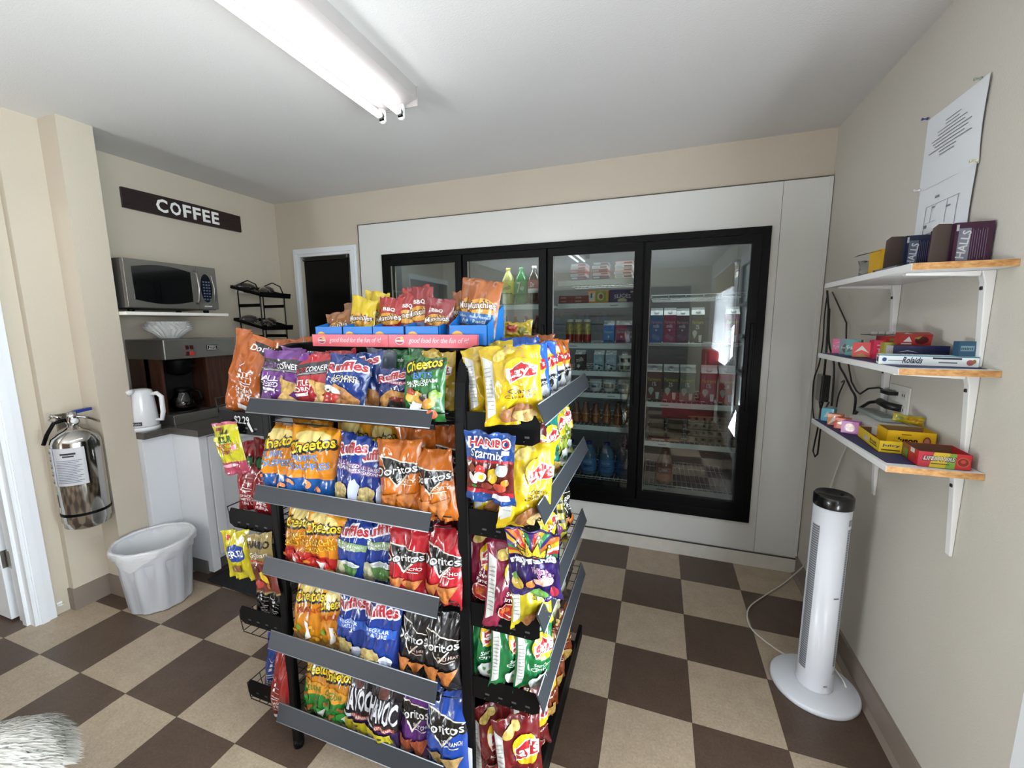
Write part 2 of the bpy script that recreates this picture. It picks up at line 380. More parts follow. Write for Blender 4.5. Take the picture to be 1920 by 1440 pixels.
# ------------------------------------------------------------------ the room
XR, YB, XL, ZC = 0.945, 0.305, -2.86, 2.43
YF = -5.2
m = MB(); m.box(-4.2, YF, -.08, XR+.1, 1.45, 0, FLOOR); o = struct('floor', m, org=(0, 0, 0))
m = MB(); m.box(-4.2, YF-.1, ZC, XR+.12, 1.45, ZC+.08, CEIL); struct('ceiling', m)
# right wall with a window opening behind the camera
m = MB(); wy0, wy1, wz0, wz1 = -3.95, -2.35, .95, 2.05
ey0, ey1 = -2.20, -1.37
for a in ((YF, wy0, 0, ZC), (wy1, ey0, 0, ZC), (ey0, ey1, 2.05, ZC), (ey1, 1.45, 0, ZC), (wy0, wy1, 0, wz0), (wy0, wy1, wz1, ZC)): m.box(XR, a[0], a[2], XR+.12, a[1], a[3], WALLR)
struct('wall_right', m)
# back wall (with the cooler front let into it and a narrow doorway beside it)
m = MB(); cx0, cx1, cz0, cz1 = -1.80, .65, .30, 1.94
dx0, dx1, dz1 = -2.63, -2.13, 2.0
m.box(XL-.1, YB, 0, dx0, YB+.1, ZC, WALL); m.box(dx0, YB, dz1, dx1, YB+.1, ZC, WALL); m.box(dx1, YB, 0, cx0, YB+.1, ZC, WALL)
m.box(cx0, YB, cz1, cx1, YB+.1, ZC, WALL); m.box(cx0, YB, 0, cx1, YB+.1, cz0, WALL); m.box(cx1, YB, 0, XR, YB+.1, ZC, WALL)
struct('wall_back', m)
# coffee nook wall, pier and the left wall with its door
m = MB(); m.box(XL-.1, -1.01, 0, XL, YB, ZC, WALL); struct('wall_nook', m)
m = MB(); m.box(XL-.1, -1.142, 0, -2.53, -1.005, ZC, WALL); struct('wall_pier', m)
m = MB(); m.box(-2.84, -1.29, 0, -2.672, -1.142, ZC, WALL); m.box(-2.84, -1.352, 0, -2.712, -1.29, ZC, WALL)
m.box(-2.84, -2.36, 2.06, -2.712, -1.352, ZC, WALL); m.box(-2.84, -3.5, 0, -2.712, -2.36, ZC, WALL); m.box(-2.84, -4.8, 2.15, -2.712, -3.5, ZC, WALL); m.box(-2.84, YF, 0, -2.712, -4.8, ZC, WALL); struct('wall_left', m)
m = MB(); m.box(-4.2, YF-.1, 0, XR+.1, YF, ZC, WALL); struct('wall_front', m)
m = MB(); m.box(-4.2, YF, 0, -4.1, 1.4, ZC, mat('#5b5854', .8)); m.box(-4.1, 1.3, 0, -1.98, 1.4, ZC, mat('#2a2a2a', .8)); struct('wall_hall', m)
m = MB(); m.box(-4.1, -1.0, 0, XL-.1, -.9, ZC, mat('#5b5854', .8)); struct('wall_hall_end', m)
# dark wood boarding on the wall behind the camera (seen mirrored in the cooler glass)
m = MB()
for k in range(19): m.box(-2.3, YF+.001, 2.10-.11*k-.108, .62, YF+.03, 2.10-.11*k-.002, DARKWOOD)
struct('trim_boards', m)
# baseboards
m = MB(); m.box(XR-.012, -1.24, 0, XR, YB, .10, BASEB); m.prism([(XR-.03, 0), (XR-.012, 0), (XR-.012, .012)], -1.24, YB, 'y', BASEB); struct('baseboard_right', m)
m = MB(); m.box(-2.672, -1.29, 0, -2.664, -1.150, .115, BASEB); m.box(-2.712, -1.298, 0, -2.664, -1.29, .115, BASEB); m.box(-2.672, -1.150, 0, -2.522, -1.142, .115, BASEB)
m.box(-2.53, -1.142, 0, -2.522, -1.005, .115, BASEB); struct('baseboard_left', m)
m = MB(); m.box(-1.9, YB-.03, 0, XR-.012, YB-.0, .085, mat('#d9d6cd', .45, var=.05, vscale=18)); m.box(-1.9, YB-.031, .0855, XR-.012, YB-.018, .088, mat('#3a3733', .7)); struct('baseboard_back', m)
# casing of a door on the right wall, nearest the camera
d = thing('door_4', None, None, (XR+.03, -1.785, 0), kind='structure')
m = MB(); m.ring('x', ey0-.12, -1.246, 0, 2.15, (.12, .124, .001, .1), XR-.02, XR+.02, TRIMM); m.build('door_frame', d)
m = MB(); m.ring('x', ey0+.01, ey1-.01, .01, 2.04, (.10, .10, .20, .12), XR+.03, XR+.07, TRIMM); m.build('door_slab', d, bevel=.003)
m = MB(); m.box(XR+.045, ey0+.11, .21, XR+.05, ey1-.11, 1.92, GLASS); m.build('pane', d)
# left door: casing, jamb, open slab with hinge
d = thing('door_1', None, None, (-2.78, -1.42, 0), kind='structure')
m = MB()
m.box(-2.712, -1.418, 0, -2.694, -1.356, 2.06, TRIMM); m.box(-2.694, -1.412, 0, -2.688, -1.385, 2.05, TRIMM); m.box(-2.84, -1.432, 0, -2.70, -1.418, 2.06, TRIMM); m.box(-2.78, -1.445, 0, -2.745, -1.432, 2.05, TRIMM)
m.box(-2.712, -2.36, 2.0, -2.69, -1.36, 2.06, TRIMM); m.build('door_frame', d)
m = MB(); m.box(-3.62, -1.452, .012, -2.862, -1.405, 2.02, TRIMM)
for z0, z1 in ((.15, .9), (1.05, 1.85)): m.box(-3.5, -1.456, z0, -2.98, -1.452, z1, TRIMM)
sl = m.build('door_slab', d, bevel=.002)
for z in (.33, 1.15, 1.85):
    m = MB(); m.box(-2.862, -1.448, z-.045, -2.8605, -1.409, z+.045, STEEL); m.tube([(-2.854, -1.402, z-.045), (-2.854, -1.402, z+.045)], .006, STEEL); m.box(-2.850, -1.4330, z-.045, -2.815, -1.4322, z+.045, STEEL)
    m.build('hinge', d)
# back doorway: moulded white casing around a black cabinet door
d = thing('door_2', None, None, (-2.38, YB, 0), kind='structure')
m = MB()
for e, w_, dd in ((0, .018, .012), (.018, .024, .024), (.042, .020, .014)): m.ring('y', dx0-.062+e, dx1+.062-e, .0, dz1+.062-e, (w_, w_, .001, w_), YB-dd, YB, TRIMM)
m.build('door_frame', d)
m = MB(); m.box(dx0+.004, YB+.03, .02, dx1-.06, YB+.07, dz1-.03, mat('#040405', .3, spec=.2)); m.box(dx0, YB+.085, 0, dx1, YB+.099, dz1, mat('#050505', .6)); m.build('door_slab', d, bevel=.003)
m = MB(); m.box(dx0, YB+.02, dz1-.028, dx1, YB+.08, dz1, mat('#0a0a0b', .4)); m.tube([(dx1-.045, YB+.03, .3), (dx1-.045, YB+.03, dz1-.03)], .006, STEEL); m.tube([(dx1-.02, YB+.03, .3), (dx1-.02, YB+.03, dz1-.03)], .004, STEEL)
for x in (dx0+.01, dx1-.05): m.box(x, YB+.005, dz1-.02, x+.014, YB+.02, dz1, STEEL)
m.build('door_rail', d)
# window with sheer curtains and tan valance behind the camera, and a made-up glazed door for the fill light
d = thing('window_1', None, None, (XR, -3.15, wz0), kind='structure'); m = MB()
m.ring('x', wy0-.07, wy1+.07, wz0-.07, wz1+.07, .07, XR-.02, XR+.02, TRIMM)
m.box(XR+.05, wy0, (wz0+wz1)/2-.02, XR+.08, wy1, (wz0+wz1)/2+.02, TRIMM); m.build('window_frame', d)
cm = bpy.data.materials.new('sheer_curtain'); cm.use_nodes = True; nt = cm.node_tree; b = nt.nodes['Principled BSDF']; nt.nodes.remove(b)
t1 = nt.nodes.new('ShaderNodeBsdfTranslucent'); t2 = nt.nodes.new('ShaderNodeBsdfTransparent'); t3 = nt.nodes.new('ShaderNodeMixShader'); t3.inputs[0].default_value = .5; t1.inputs[0].default_value = (.9, .92, .95, 1)
nt.links.new(t1.outputs[0], t3.inputs[1]); nt.links.new(t2.outputs[0], t3.inputs[2]); nt.links.new(t3.outputs[0], nt.nodes['Material Output'].inputs[0])
def drape(x, y0, y1, z0, z1, n, amp, m_):
    V = []; F = []
    for i in range(n+1):
        y = y0+(y1-y0)*i/n; dx = amp*math.sin(i*.9)+.4*amp*math.sin(i*2.3)
        V += [(x+dx*1.2, y, z0), (x+dx*.5, y, z1)]
    for i in range(n): F.append((2*i, 2*i+2, 2*i+3, 2*i+1))
    return V, F
m = MB(); V, F = drape(XR-.05, wy0-.05, wy1+.05, .72, wz1-.02, 70, .018, cm); m.add(V, F, cm, True); m.build('curtain', d)
m = MB(); V, F = drape(XR-.07, wy0-.08, wy1+.08, wz1-.2, wz1+.06, 60, .012, cm); m.add(V, F, mat('#b9a888', .8), True); m.build('valance', d)
m = MB(); m.box(XR-.09, wy0-.12, wz1+.05, XR, wy1+.12, wz1+.075, TRIMM); m.build('curtain_rail', d)
d = thing('door_3', None, None, (-2.76, -4.15, 0), kind='structure'); m = MB()  # unseen door, added as the opening for the left fill light
m.ring('x', -4.8, -3.5, 0, 2.15, (.1, .1, .15, .1), -2.80, -2.70, TRIMM); m.build('door_frame', d); m = MB(); m.box(-2.76, -4.7, .15, -2.755, -3.6, 2.05, GLASS); m.build('pane', d)
# red padded armchair below the window (mirrored in the cooler glass)
d = thing('armchair', 'red padded armchair standing below the curtained window, seen mirrored in the rightmost cooler door', 'armchair', (.52, -3.2, 0)); RED = mat('#a81420', .35)
m = MB(); m.box(.2, -3.5, .18, .84, -2.9, .45, RED); m.build('seat', d, bevel=.03); m = MB(); m.box(.70, -3.5, .45, .86, -2.9, 1.1, RED); m.build('backrest', d, bevel=.04)
for x in (.25, .80):
    for y in (-3.45, -2.95): m = MB(); m.tube([(x, y, 0), (x, y, .2)], .018, BLK); m.build('leg', d)

# ------------------------------------------------------------------ fluorescent strip light
d = thing('fluorescent_light', 'white two-tube fluorescent strip light on the ceiling', 'ceiling light', (-.97, -1.95, ZC))
yE = -.755; yS = -3.19
m = MB(); m.prism([(-1.085, ZC), (-1.085, ZC-.05), (-1.0, ZC-.072), (-.94, ZC-.072), (-.855, ZC-.05), (-.855, ZC)], yS, yE, 'y', mat('#a6a09e', .5)); m.box(-1.088, yE, ZC-.075, -.852, yE+.006, ZC, mat('#a6a09e', .5))
m.box(-.99, yE+.004, ZC-.05, -.975, yE+.012, ZC-.03, BLK); m.build('housing', d, bevel=.002)
TUBE = mat('#fbfdff', .4, emit=TUBE_E, kind='lit_tube')
for x in (-1.018, -.925):
    m = MB(); m.tube([(x, yS+.03, ZC-.098), (x, yE-.028, ZC-.098)], .0135, TUBE, 14); tb = m.build('tube', d)
    m = MB()
    for y in (yS+.03, yE-.028): m.tube([(x, y-.006, ZC-.098), (x, y+.010, ZC-.098)], .0142, STEEL, 14)
    m.build('tube_cap', tb)
    for y in (yS+.012, yE-.018):
        m = MB(); m.box(x-.013, y, ZC-.115, x+.013, y+.014, ZC-.06, WMET); m.tube([(x, y, ZC-.112), (x, y+.014, ZC-.112)], .013, WMET, 12); m.build('lamp_holder', d)

# ------------------------------------------------------------------ walk-in cooler with four glass doors
d = thing('display_cooler', 'long white walk-in cooler front with four black-framed glass doors', 'cooler', (-.57, YB, 0))
PAN = mat('#dbdcd8', .32, 0, .15, kind='panel'); CBLK = mat('#040507', .38, kind='black_aluminium', spec=.16); LIN = mat('#4d5052', .5, kind='liner')
m = MB(); py = YB-.012
px0, px1, pz1 = -2.035, XR-.004, 2.195
for a in ((px0, cx0, .088, pz1), (cx1, .72, .088, pz1), (.722, px1, .088, pz1), (cx0, cx1, cz1, pz1), (cx0, cx1, .088, cz0)): m.box(a[0], py, a[2], a[1], YB+.03, a[3], PAN)
m.box(px0-.006, py-.003, .088, px0, YB, pz1+.006, mat('#5a554f', .6)); m.box(px0-.006, py-.002, pz1, px1, YB, pz1+.006, mat('#5a554f', .6))
m.box(px1-.018, py-.006, .088, px1, YB, pz1, PAN); m.build('surround_panel', d)
m = MB(); f0, f1 = py-.018, YB+.07
m.ring('y', cx0-.03, cx1+.03, cz0-.03, cz1+.03, (.042, .042, .06, .038), f0, f1, CBLK)
DX = [-1.788, -1.168, -.566, .028, .645]
for x in DX[1:4]: m.box(x-.014, f0+.016, cz0+.029, x+.014, f1-.003, cz1-.009, CBLK)
m.build('outer_frame', d, bevel=.002)
for k in range(4):
    a, b = DX[k]+.006, DX[k+1]-.006; z0, z1 = cz0+.034, cz1-.012; y0, y1 = f0-.008, f0+.022
    m = MB(); fwd = .05
    m.ring('y', a, b, z0, z1, (.031, .05, .06, .045), y0, y1, CBLK)
    m.box(a+.0315, y0+.006, z0+.06, a+.036, y1-.006, z1-.045, STEEL)
    dr = m.build('door', d, bevel=.002)
    m = MB(); m.box(a+.03, f0+.004, z0+.055, b-.045, f0+.006, z1-.04, GLASS); m.build('pane', dr)
    m = MB(); m.box(b-.03, y0-.012, .95, b-.012, y0, 1.45, CBLK); m.build('handle', dr, bevel=.003)
# insulated interior
m = MB(); yi = 1.15
m.box(cx0, yi, .2, cx1, yi+.04, 2.1, LIN); m.box(cx0-.04, YB+.1, .2, cx0, yi+.04, 2.1, LIN); m.box(cx1, YB+.1, .2, cx1+.04, yi+.04, 2.1, LIN)
m.box(cx0, YB+.1, 2.06, cx1, yi, 2.1, LIN); m.box(cx0, YB+.1, .2, cx1, yi, .26, mat('#3b3c3d', .5)); m.build('liner', d)
SHZ = {0: [1.592, 1.30, .99, .70, .389], 1: [1.592, 1.30, .99, .70, .389], 2: [1.742, 1.592, 1.326, 1.142, .993, .765, .389], 3: [1.62, 1.322, .952, .690, .385]}
WSH = mat('#cfd2d2', .3, kind='coated_wire'); PT = mat('#d7dbda', .4, kind='price_strip')
for k in range(4):
    a, b = DX[k]+.045, DX[k+1]-.045
    for z in SHZ[k]:
        m = MB(); y0, y1 = .42, .98
        for i in range(int((b-a)/.03)+1): x = a+.03*i; m.tube([(x, y0, z-.006), (x, y1, z-.006)], .0022, WSH, 4)
        for y in (y0, y0+.14, y0+.28, y0+.42, y1): m.tube([(a, y, z-.009), (b, y, z-.009)], .003, WSH, 4)
        wire = (k == 3 and z > 1.2) or z < .39
        if wire: m.tube([(a, y0, z+.006), (b, y0, z+.006)], .0035, WSH, 5); [m.box(a+.1*i, y0-.003, z-.01, a+.1*i+.005, y0+.002, z+.006, WSH) for i in range(6)]
        sh = m.build('shelf', d)
        if (not wire) or k == 3 and z < .5:
            m = MB(); m.box(a-.005, y0-.010, z-.036, b+.005, y0-.006, z-.003, PT)
            for i, xx in enumerate((.08, .34)):
                if (k+int(z*10)+i) % 3 == 0: m.box(a+xx, y0-.0106, z-.024, a+xx+.05, y0-.0102, z-.018, mat('#8a8d90', .6))
            m.build('price_strip', sh)
# ---- cooler stock
def bottle(name, label, cat, loc, r, h, body, cap, lab, items, group=None, prof=None, lz=(.28, .62), fillc=None):
    d_ = thing(name, label, cat, loc, group); m = MB()
    pr = prof or [(.0, 0), (.8, 0), (1, .03), (1, .2), (.97, .26), (1, .33), (1, .62), (.93, .70), (.55, .84), (.34, .90), (.32, .97), (0, .97)]
    m.lathe([(a*r, b_*h) for a, b_ in pr], body, loc, 20); m.build('bottle_body', d_)
    m = MB(); m.lathe([(.36*r, h*.93), (.38*r, h*.935), (.37*r, h), (0, h)], cap, loc, 14, cap=False); m.build('cap', d_)
    m = MB(); m.lathe([(r*1.012, lz[0]*h), (r*1.012, lz[1]*h)], lab, loc, 20, cap=False); draw(m, cyl(loc, r*1.014, loc[2]+lz[0]*h, loc[2]+lz[1]*h, 215, 325), items, .0006, .0003); m.build('bottle_label', d_)
    return d_
def carton(label, loc, w_, h, col, items, group=None, capc='#e8e8e6', topc='#dfe2e4'):
    d_ = thing('milk_carton', label, 'carton', loc, group); x, y, z = loc; dd = w_; hb = h*.80
    m = MB(); m.box(x-w_/2, y-dd/2, z, x+w_/2, y+dd/2, z+hb, card(col)); draw(m, flat((x-w_/2, y-dd/2, z), (w_, 0, 0), (0, 0, hb)), items, .0006, .0003); m.build('carton_body', d_, bevel=.0015)
    m = MB(); m.prism([(y-dd/2, z+hb), (y+dd/2, z+hb), (y+.002, z+h*.93), (y-.002, z+h*.93)], x-w_/2, x+w_/2, 'x', card(topc)); m.box(x-w_/2, y-.002, z+h*.93, x+w_/2, y+.002, z+h, card(topc)); m.build('gable_top', d_)
    m = MB(); m.lathe([(w_*.19, 0), (w_*.19, w_*.13), (0, w_*.13)], plastic(capc), (0, 0, 0), 16); 
    m.build('cap', d_, M=Matrix.Translation((x, y-dd*.24, z+hb+(h*.13)*.5)) @ Matrix.Rotation(math.atan2(h*.13, dd/2), 4, 'X')); return d_
PETC = glass_mat('clear_bottle', '#bfc6c2', 1.2); GRN = mat('#1d7a3a', .12, 0, .5); COLA = mat('#1c0f0c', .12, 0, .5); LEM = mat('#b9b36a', .15, 0, .4)
Y4 = .475
bottle('soda_bottle', 'yellow-labelled lemon soda bottle on the upper shelf of the second cooler door', 'bottle', (-.905, Y4, 1.595), .045, .255, LEM, plastic('#d8c22a'), card('#d9cd4e'), [T('Fresh', .5, .5, .7, .35, '#5a5320', rot=20), Q(0, 0, 1, .08, '#3a6b36')], 'large soda bottles')
bottle('soda_bottle', 'green bottle with white lettering, second from left in the second cooler door', 'bottle', (-.805, Y4, 1.595), .045, .255, GRN, plastic('#1f8a44'), card('#1f8f45'), [T('7', .4, .5, .3, .8, '#f2f2f2'), T('up', .68, .38, .3, .35, '#f2f2f2'), E(.58, .7, .06, .1, '#d22')], 'large soda bottles')
bottle('soda_bottle', 'dark cola bottle with white and maroon label, centre right in the second cooler door', 'bottle', (-.712, Y4, 1.595), .045, .26, COLA, plastic('#e6e6e6'), card('#8b2130'), [Q(0, .0, 1, .35, '#e8e8ea'), T('Dr', .5, .65, .3, .35, '#f1f1f1')], 'large soda bottles')
bottle('soda_bottle', 'dark grape cola bottle half hidden by the door frame of the second cooler door', 'bottle', (-.622, Y4, 1.595), .045, .25, COLA, plastic('#7a2a3a'), card('#4b3b72'), [Q(0, .6, 1, 1, '#a22b3c')], 'large soda bottles')
for i, x in enumerate((-.93, -.85, -.77, -.69)):
    bottle('drink_bottle', ('leftmost', 'second', 'third', 'rightmost')[i] + ' dark cola bottle on the shadowy second shelf of the second cooler door', 'bottle', (x, Y4, 1.302), .034, .21, COLA, plastic('#8d1f26'), card(['#3c2a2c', '#5d1c24', '#43353a', '#4a2026'][i]), [Q(0, .3, 1, .5, '#9a8f8f')], 'dark bottles behind the snack rack', lz=(.3, .55))
# third door
def packs(x, y, z, n, w_, th, d_, cols, lab):
    for i in range(n):
        c = cols[i % len(cols)]
        box_thing('meat_pack', '%s, %s from bottom' % (lab, ('first', 'second', 'third', 'fourth', 'fifth', 'sixth')[i]), 'food pack', (x+random.uniform(-.004, .004), y+random.uniform(-.006, .006), z+i*th), w_, d_, th*.92, c, {'front': [Q(.05, .25, .45, .8, '#d9d9e0'), Q(.5, .3, .95, .75, '#a83a46')]}, group='flat packs stacked in the third cooler door', yaw=random.uniform(-2, 2))
packs(-.393, .50, 1.744, 5, .10, .0215, .13, ['#2b3c78', '#e0cfd2', '#c6505c', '#d9a9ad', '#8d8f98'], 'left-stack meat pack on top shelf of third cooler door')
packs(-.250, .50, 1.744, 5, .10, .0215, .13, ['#33437a', '#d7b5b8', '#b84450', '#e3d4d2', '#888b92'], 'middle-stack meat pack on top shelf of third cooler door')
packs(-.102, .50, 1.744, 5, .11, .0215, .13, ['#e5dedb', '#d9c4c2', '#cfb2b0', '#e8e2de', '#c99a9a'], 'pale right-stack meat pack on top shelf of third cooler door')
for i, (x, z) in enumerate([(-.475, 1.594), (-.372, 1.594), (-.478, 1.618), (-.375, 1.618)]):
    box_thing('sliced_meat_pack', ('dark red sliced meat pack at far left', 'dark red sliced meat pack, second from left', 'red sliced meat pack lying on top at left', 'red sliced meat pack lying on top nearer the carton')[i] + ', second shelf, third cooler door', 'food pack', (x, .50, z), .10, .14, .022, '#6d1f22', {'front': [Q(.1, .2, .5, .7, '#b98a80')]}, yaw=random.uniform(-6, 6), group='sliced meat packs')
box_thing('food_carton', 'orange and green food carton on the second shelf of the third cooler door', 'carton', (-.262, .50, 1.594), .135, .12, .075, '#df8b3c', {'front': [Q(.38, .05, .97, .95, '#8fa83a'), E(.62, .5, .16, .35, '#c9d9a0'), E(.64, .5, .09, .22, '#b23b2e'), Q(.06, .1, .34, .85, '#dcdad2'), Q(.14, .4, .22, .8, '#333a55'), Q(.88, .1, .95, .9, '#d8b23c')]})
box_thing('cheese_slices_box', 'long navy box lettered SLICES on the second shelf of the third cooler door', 'box', (-.105, .50, 1.594), .165, .14, .078, '#1c1d4f', {'front': [T('SLICES', .5, .42, .62, .3, '#e8e6ec', arch=.25), E(.5, .1, .18, .2, '#d8cfa8'), Q(.80, .72, .90, .85, '#d5d5e0')]})
for i, x in enumerate((-.455, -.395, -.335)):
    d_ = thing('pickle_jar', ('leftmost', 'middle', 'rightmost')[i] + ' tall jar of yellow and red pickles with white lid in the third cooler door', 'jar', (x, Y4, 1.328), 'pickle jars'); L = wloc(d_)
    m = MB(); m.lathe([(0, 0), (.026, 0), (.028, .006), (.028, .12), (.021, .14), (0, .14)], mat('#a8924a', .12, 0, .5, var=.4, vscale=60), L, 18); m.lathe([(.0283, .004), (.0283, .055)], mat('#8c2a22', .2, var=.4, vscale=60), L, 18, cap=False); m.build('jar_body', d_)
    m = MB(); m.lathe([(.023, .138), (.023, .156), (0, .156)], plastic('#d9dcd8'), L, 18); m.build('lid', d_)
for i, (x, c, n) in enumerate([(-.187, '#3f78b8', 'blue'), (-.105, '#a83a62', 'magenta'), (-.040, '#5a4a80', 'purple')]):
    carton(n + ' milk carton on the middle shelf of the third cooler door', (x, Y4, 1.328), .070, .145, c, [T("Farmers", .5, .62, .8, .16, '#e6e6ee'), E(.5, .34, .10, .07, '#dfe3ee'), Q(.1, .05, .9, .16, '#2d3f72')], 'small milk cartons in the third cooler door')
for i, (x, c, n) in enumerate([(-.375, '#4a3430', 'dark brown milk carton at left'), (-.248, '#8fa6b4', 'pale blue milk carton in the middle'), (-.168, '#8fa6b4', 'pale blue milk carton at right')]):
    carton(n + ' of the fourth shelf in the third cooler door', (x, Y4, 1.144), .068, .13, c, [T('milk', .5, .66, .75, .26, '#f0f2f4', rot=12), P([(.1, .42), (.9, .3), (.9, .22), (.1, .34)], '#3b5568'), E(.35, .22, .16, .12, '#f2f2f2'), E(.55, .12, .12, .07, '#2a2f36')], 'milk cartons on the fourth shelf')
def tub(label, loc, r, h, lab, items, group, lid='#d8dada'):
    d_ = thing('dairy_tub', label, 'tub', loc, group); m = MB(); m.lathe([(0, 0), (r*.86, 0), (r, h*.86)], plastic('#d3d6d6'), loc, 22); draw(m, cyl(loc, r*.885, loc[2]+h*.1, loc[2]+h*.78, 215, 325, r2=r*.99), items, .0008, .0003); m.build('tub_body', d_)
    m = MB(); m.lathe([(r*1.04, h*.84), (r*1.04, h*.98), (r*.9, h), (0, h)], plastic(lid), loc, 22, cap=False); m.build('lid', d_)
tub('white tub with green label at the bottom of the stack on the fourth shelf', (-.075, Y4, 1.144), .046, .048, '', [Q(.1, .1, .9, .9, '#4a6a48')], 'stacked dairy tubs')
tub('white tub with dark label on top of the stack on the fourth shelf', (-.075, Y4, 1.193), .046, .048, '', [Q(.1, .1, .9, .9, '#3d4a45')], 'stacked dairy tubs')
for i, (x, it) in enumerate([(-.365, [Q(.25, .2, .75, .95, '#e8e8e4'), Q(.34, .35, .66, .8, '#4a4f52')]), (-.270, [Q(.05, .3, .95, .9, '#b5c0cc'), Q(.2, .4, .6, .6, '#3f4a8a'), E(.6, .7, .25, .12, '#f0f0f0')]), (-.178, [Q(.05, .3, .95, .8, '#a08378'), Q(.2, .4, .8, .7, '#c9b9a4')]), (-.085, [Q(.05, .3, .95, .8, '#8a98a8')])]):
    tub(('leftmost clear-lidded tub', 'blue-labelled tub', 'brown-labelled tub', 'grey-labelled tub')[i] + ' on the fifth shelf of the third cooler door', (x, Y4, .995), .042, .085, '', it, 'tubs on the fifth shelf', lid='#a9adad')
CPR = [(0, 0), (.9, 0), (1, .04), (1, .40), (.96, .46), (1, .56), (.9, .66), (.68, .74), (.62, .80), (.66, .92), (.62, .97), (0, .97)]
for i, x in enumerate((-.40, -.335, -.265, -.19, -.115, -.045)):
    bottle('iced_coffee_bottle', ('first', 'second', 'third', 'fourth', 'fifth', 'sixth')[i] + ' brown iced coffee bottle from left, sixth shelf of third cooler door', 'bottle', (x, Y4, .767), .029, .145, mat('#7a4a3c', .2, 0, .4), plastic('#8c7f7c'), card('#8a4a22'), [Q(0, .9, 1, 1, '#e0c070'), E(.5, .4, .22, .3, '#c08a52')], 'iced coffee bottles', CPR, (.05, .5))
WJ = mat('#56708a', .12, 0, .4, kind='water'); JPR = [(0, 0), (.85, 0), (1, .05), (.95, .1), (1, .15), (.96, .22), (1, .5), (.96, .56), (1, .62), (.8, .76), (.5, .88), (.3, .92), (.3, .96), (0, .96)]
for i, x in enumerate((-.44, -.31, -.185, -.065)):
    bottle('water_jug', ('leftmost', 'second', 'third', 'rightmost')[i] + ' clear blue water jug on the bottom shelf of the third cooler door', 'water bottle', (x, Y4+.02, .392), .055, .235, WJ, plastic('#1b2f86'), card('#4a78b0'), [T('WATER', .5, .72, .6, .18, '#c9d8ea'), Q(.2, .4, .8, .46, '#1f3a70'), Q(.2, .3, .7, .34, '#1f3a70')], 'water jugs', JPR, (.14, .52))
# fourth door
FT = lambda pc, c='#d9c64a': [T('Farmers', .5, .74, .84, .12, c), T(pc, .5, .58, .28, .15, '#eef0ee'), P([(.12, .34), (.3, .18), (.48, .34)], '#d5d8d0'), E(.3, .38, .18, .09, '#d5d8d0'), P([(.60, .30), (.86, .30), (.82, .06), (.64, .06)], '#eceff0'), Q(.06, .02, .3, .06, '#cfd2d4')]
FS = lambda c2: [T('Farmers', .5, .76, .84, .10, '#d9a0a8'), T('milk', .5, .62, .5, .12, '#e6dfe8'), P([(.4, .5), (.6, .5), (.5, .42)], '#dfe3ee'), E(.35, .25, .2, .1, c2, 20), E(.65, .18, .2, .08, c2, -20)]
for x, c, it, n in [(.110, '#2f5f9c', FS('#6a94c8'), 'blue'), (.190, '#8c2b55', FS('#b8608a'), 'magenta'), (.265, '#54374f', FS('#7d5a78'), 'plum'), (.352, '#4a4b45', FT('2%'), 'dark grey'), (.545, '#a83440', FT('3'), 'red')]:
    carton(n + ' milk carton on the upper wire shelf of the rightmost cooler door', (x, Y4, 1.325), .073, .225 if c != '#54374f' else .22, c, it, 'tall milk cartons on the upper wire shelf')
for x, c, it, n in [(.112, '#5d3f3a', FT('1%'), 'brown'), (.213, '#3e3f3a', FT('2%'), 'charcoal'), (.312, '#5f6a5c', FT('1%'), 'grey-green'), (.435, '#7c3c48', FT('1%'), 'dull red'), (.535, '#b3222e', FT('3'), 'bright red')]:
    carton(n + ' large milk carton on the middle shelf of the rightmost cooler door', (x, Y4+.01, .955), .092, .235, c, it, 'large milk cartons on the middle shelf')
EGG = mat('#8f8071', .9, 0, 0, .4, 200., .08, 60., kind='pulp')
for i in range(4):
    m = MB(); z = .693+.045*i; x0, x1, y0, y1 = .33, .605, .43, .57
    m.box(x0, y0+.01, z, x1, y1-.01, z+.014, EGG); m.box(x0-.003, y0, z+.033, x1+.003, y1, z+.041, EGG)
    for k in range(6):
        for q in range(2): m.lathe([(.015, .002), (.021, .022), (.019, .034)], EGG, (x0+.024+.0455*k, y0+.024+q*.09, z), 12, cap=False)
    m.build('egg_carton', label=('bottom', 'second', 'third', 'topmost')[i] + ' grey pulp egg carton in the stack in the rightmost cooler door', category='egg carton', group='stacked egg cartons')
box_thing('bacon_pack', 'red and yellow flat meat pack lying left of the egg cartons', 'food pack', (.19, .50, .692), .20, .15, .018, '#9a2a2c', {'front': [Q(.1, .2, .5, .8, '#e0cfc8'), Q(.6, .2, .95, .8, '#d9b060')], 'top': [T('bacon', .4, .3, .5, .3, '#e8d0d0'), Q(.72, .1, .95, .5, '#e2c070')]}, tilt=2)
for i, (x, z) in enumerate(((.14, .712), (.25, .712), (.14, .772), (.25, .772))):
    d_ = thing('salad_box', ('lower left', 'lower right', 'upper left', 'upper right')[i] + ' clear plastic salad box above the red pack in the rightmost cooler door', 'box', (x, .50, z), 'clear plastic salad boxes')
    m = MB(); m.box(x-.05, .44, z, x+.05, .56, z+.05, CLEAR); m.build('box_shell', d_, bevel=.004); m = MB(); m.box(x-.045, .446, z+.003, x+.045, .555, z+.035, mat('#6d6a52', .7, var=.4, vscale=80)); m.build('salad', d_)
JUC = [(0, 0), (.85, 0), (.95, .05), (1, .3), (.98, .55), (.85, .68), (.5, .82), (.42, .86), (.42, .97), (0, .97)]
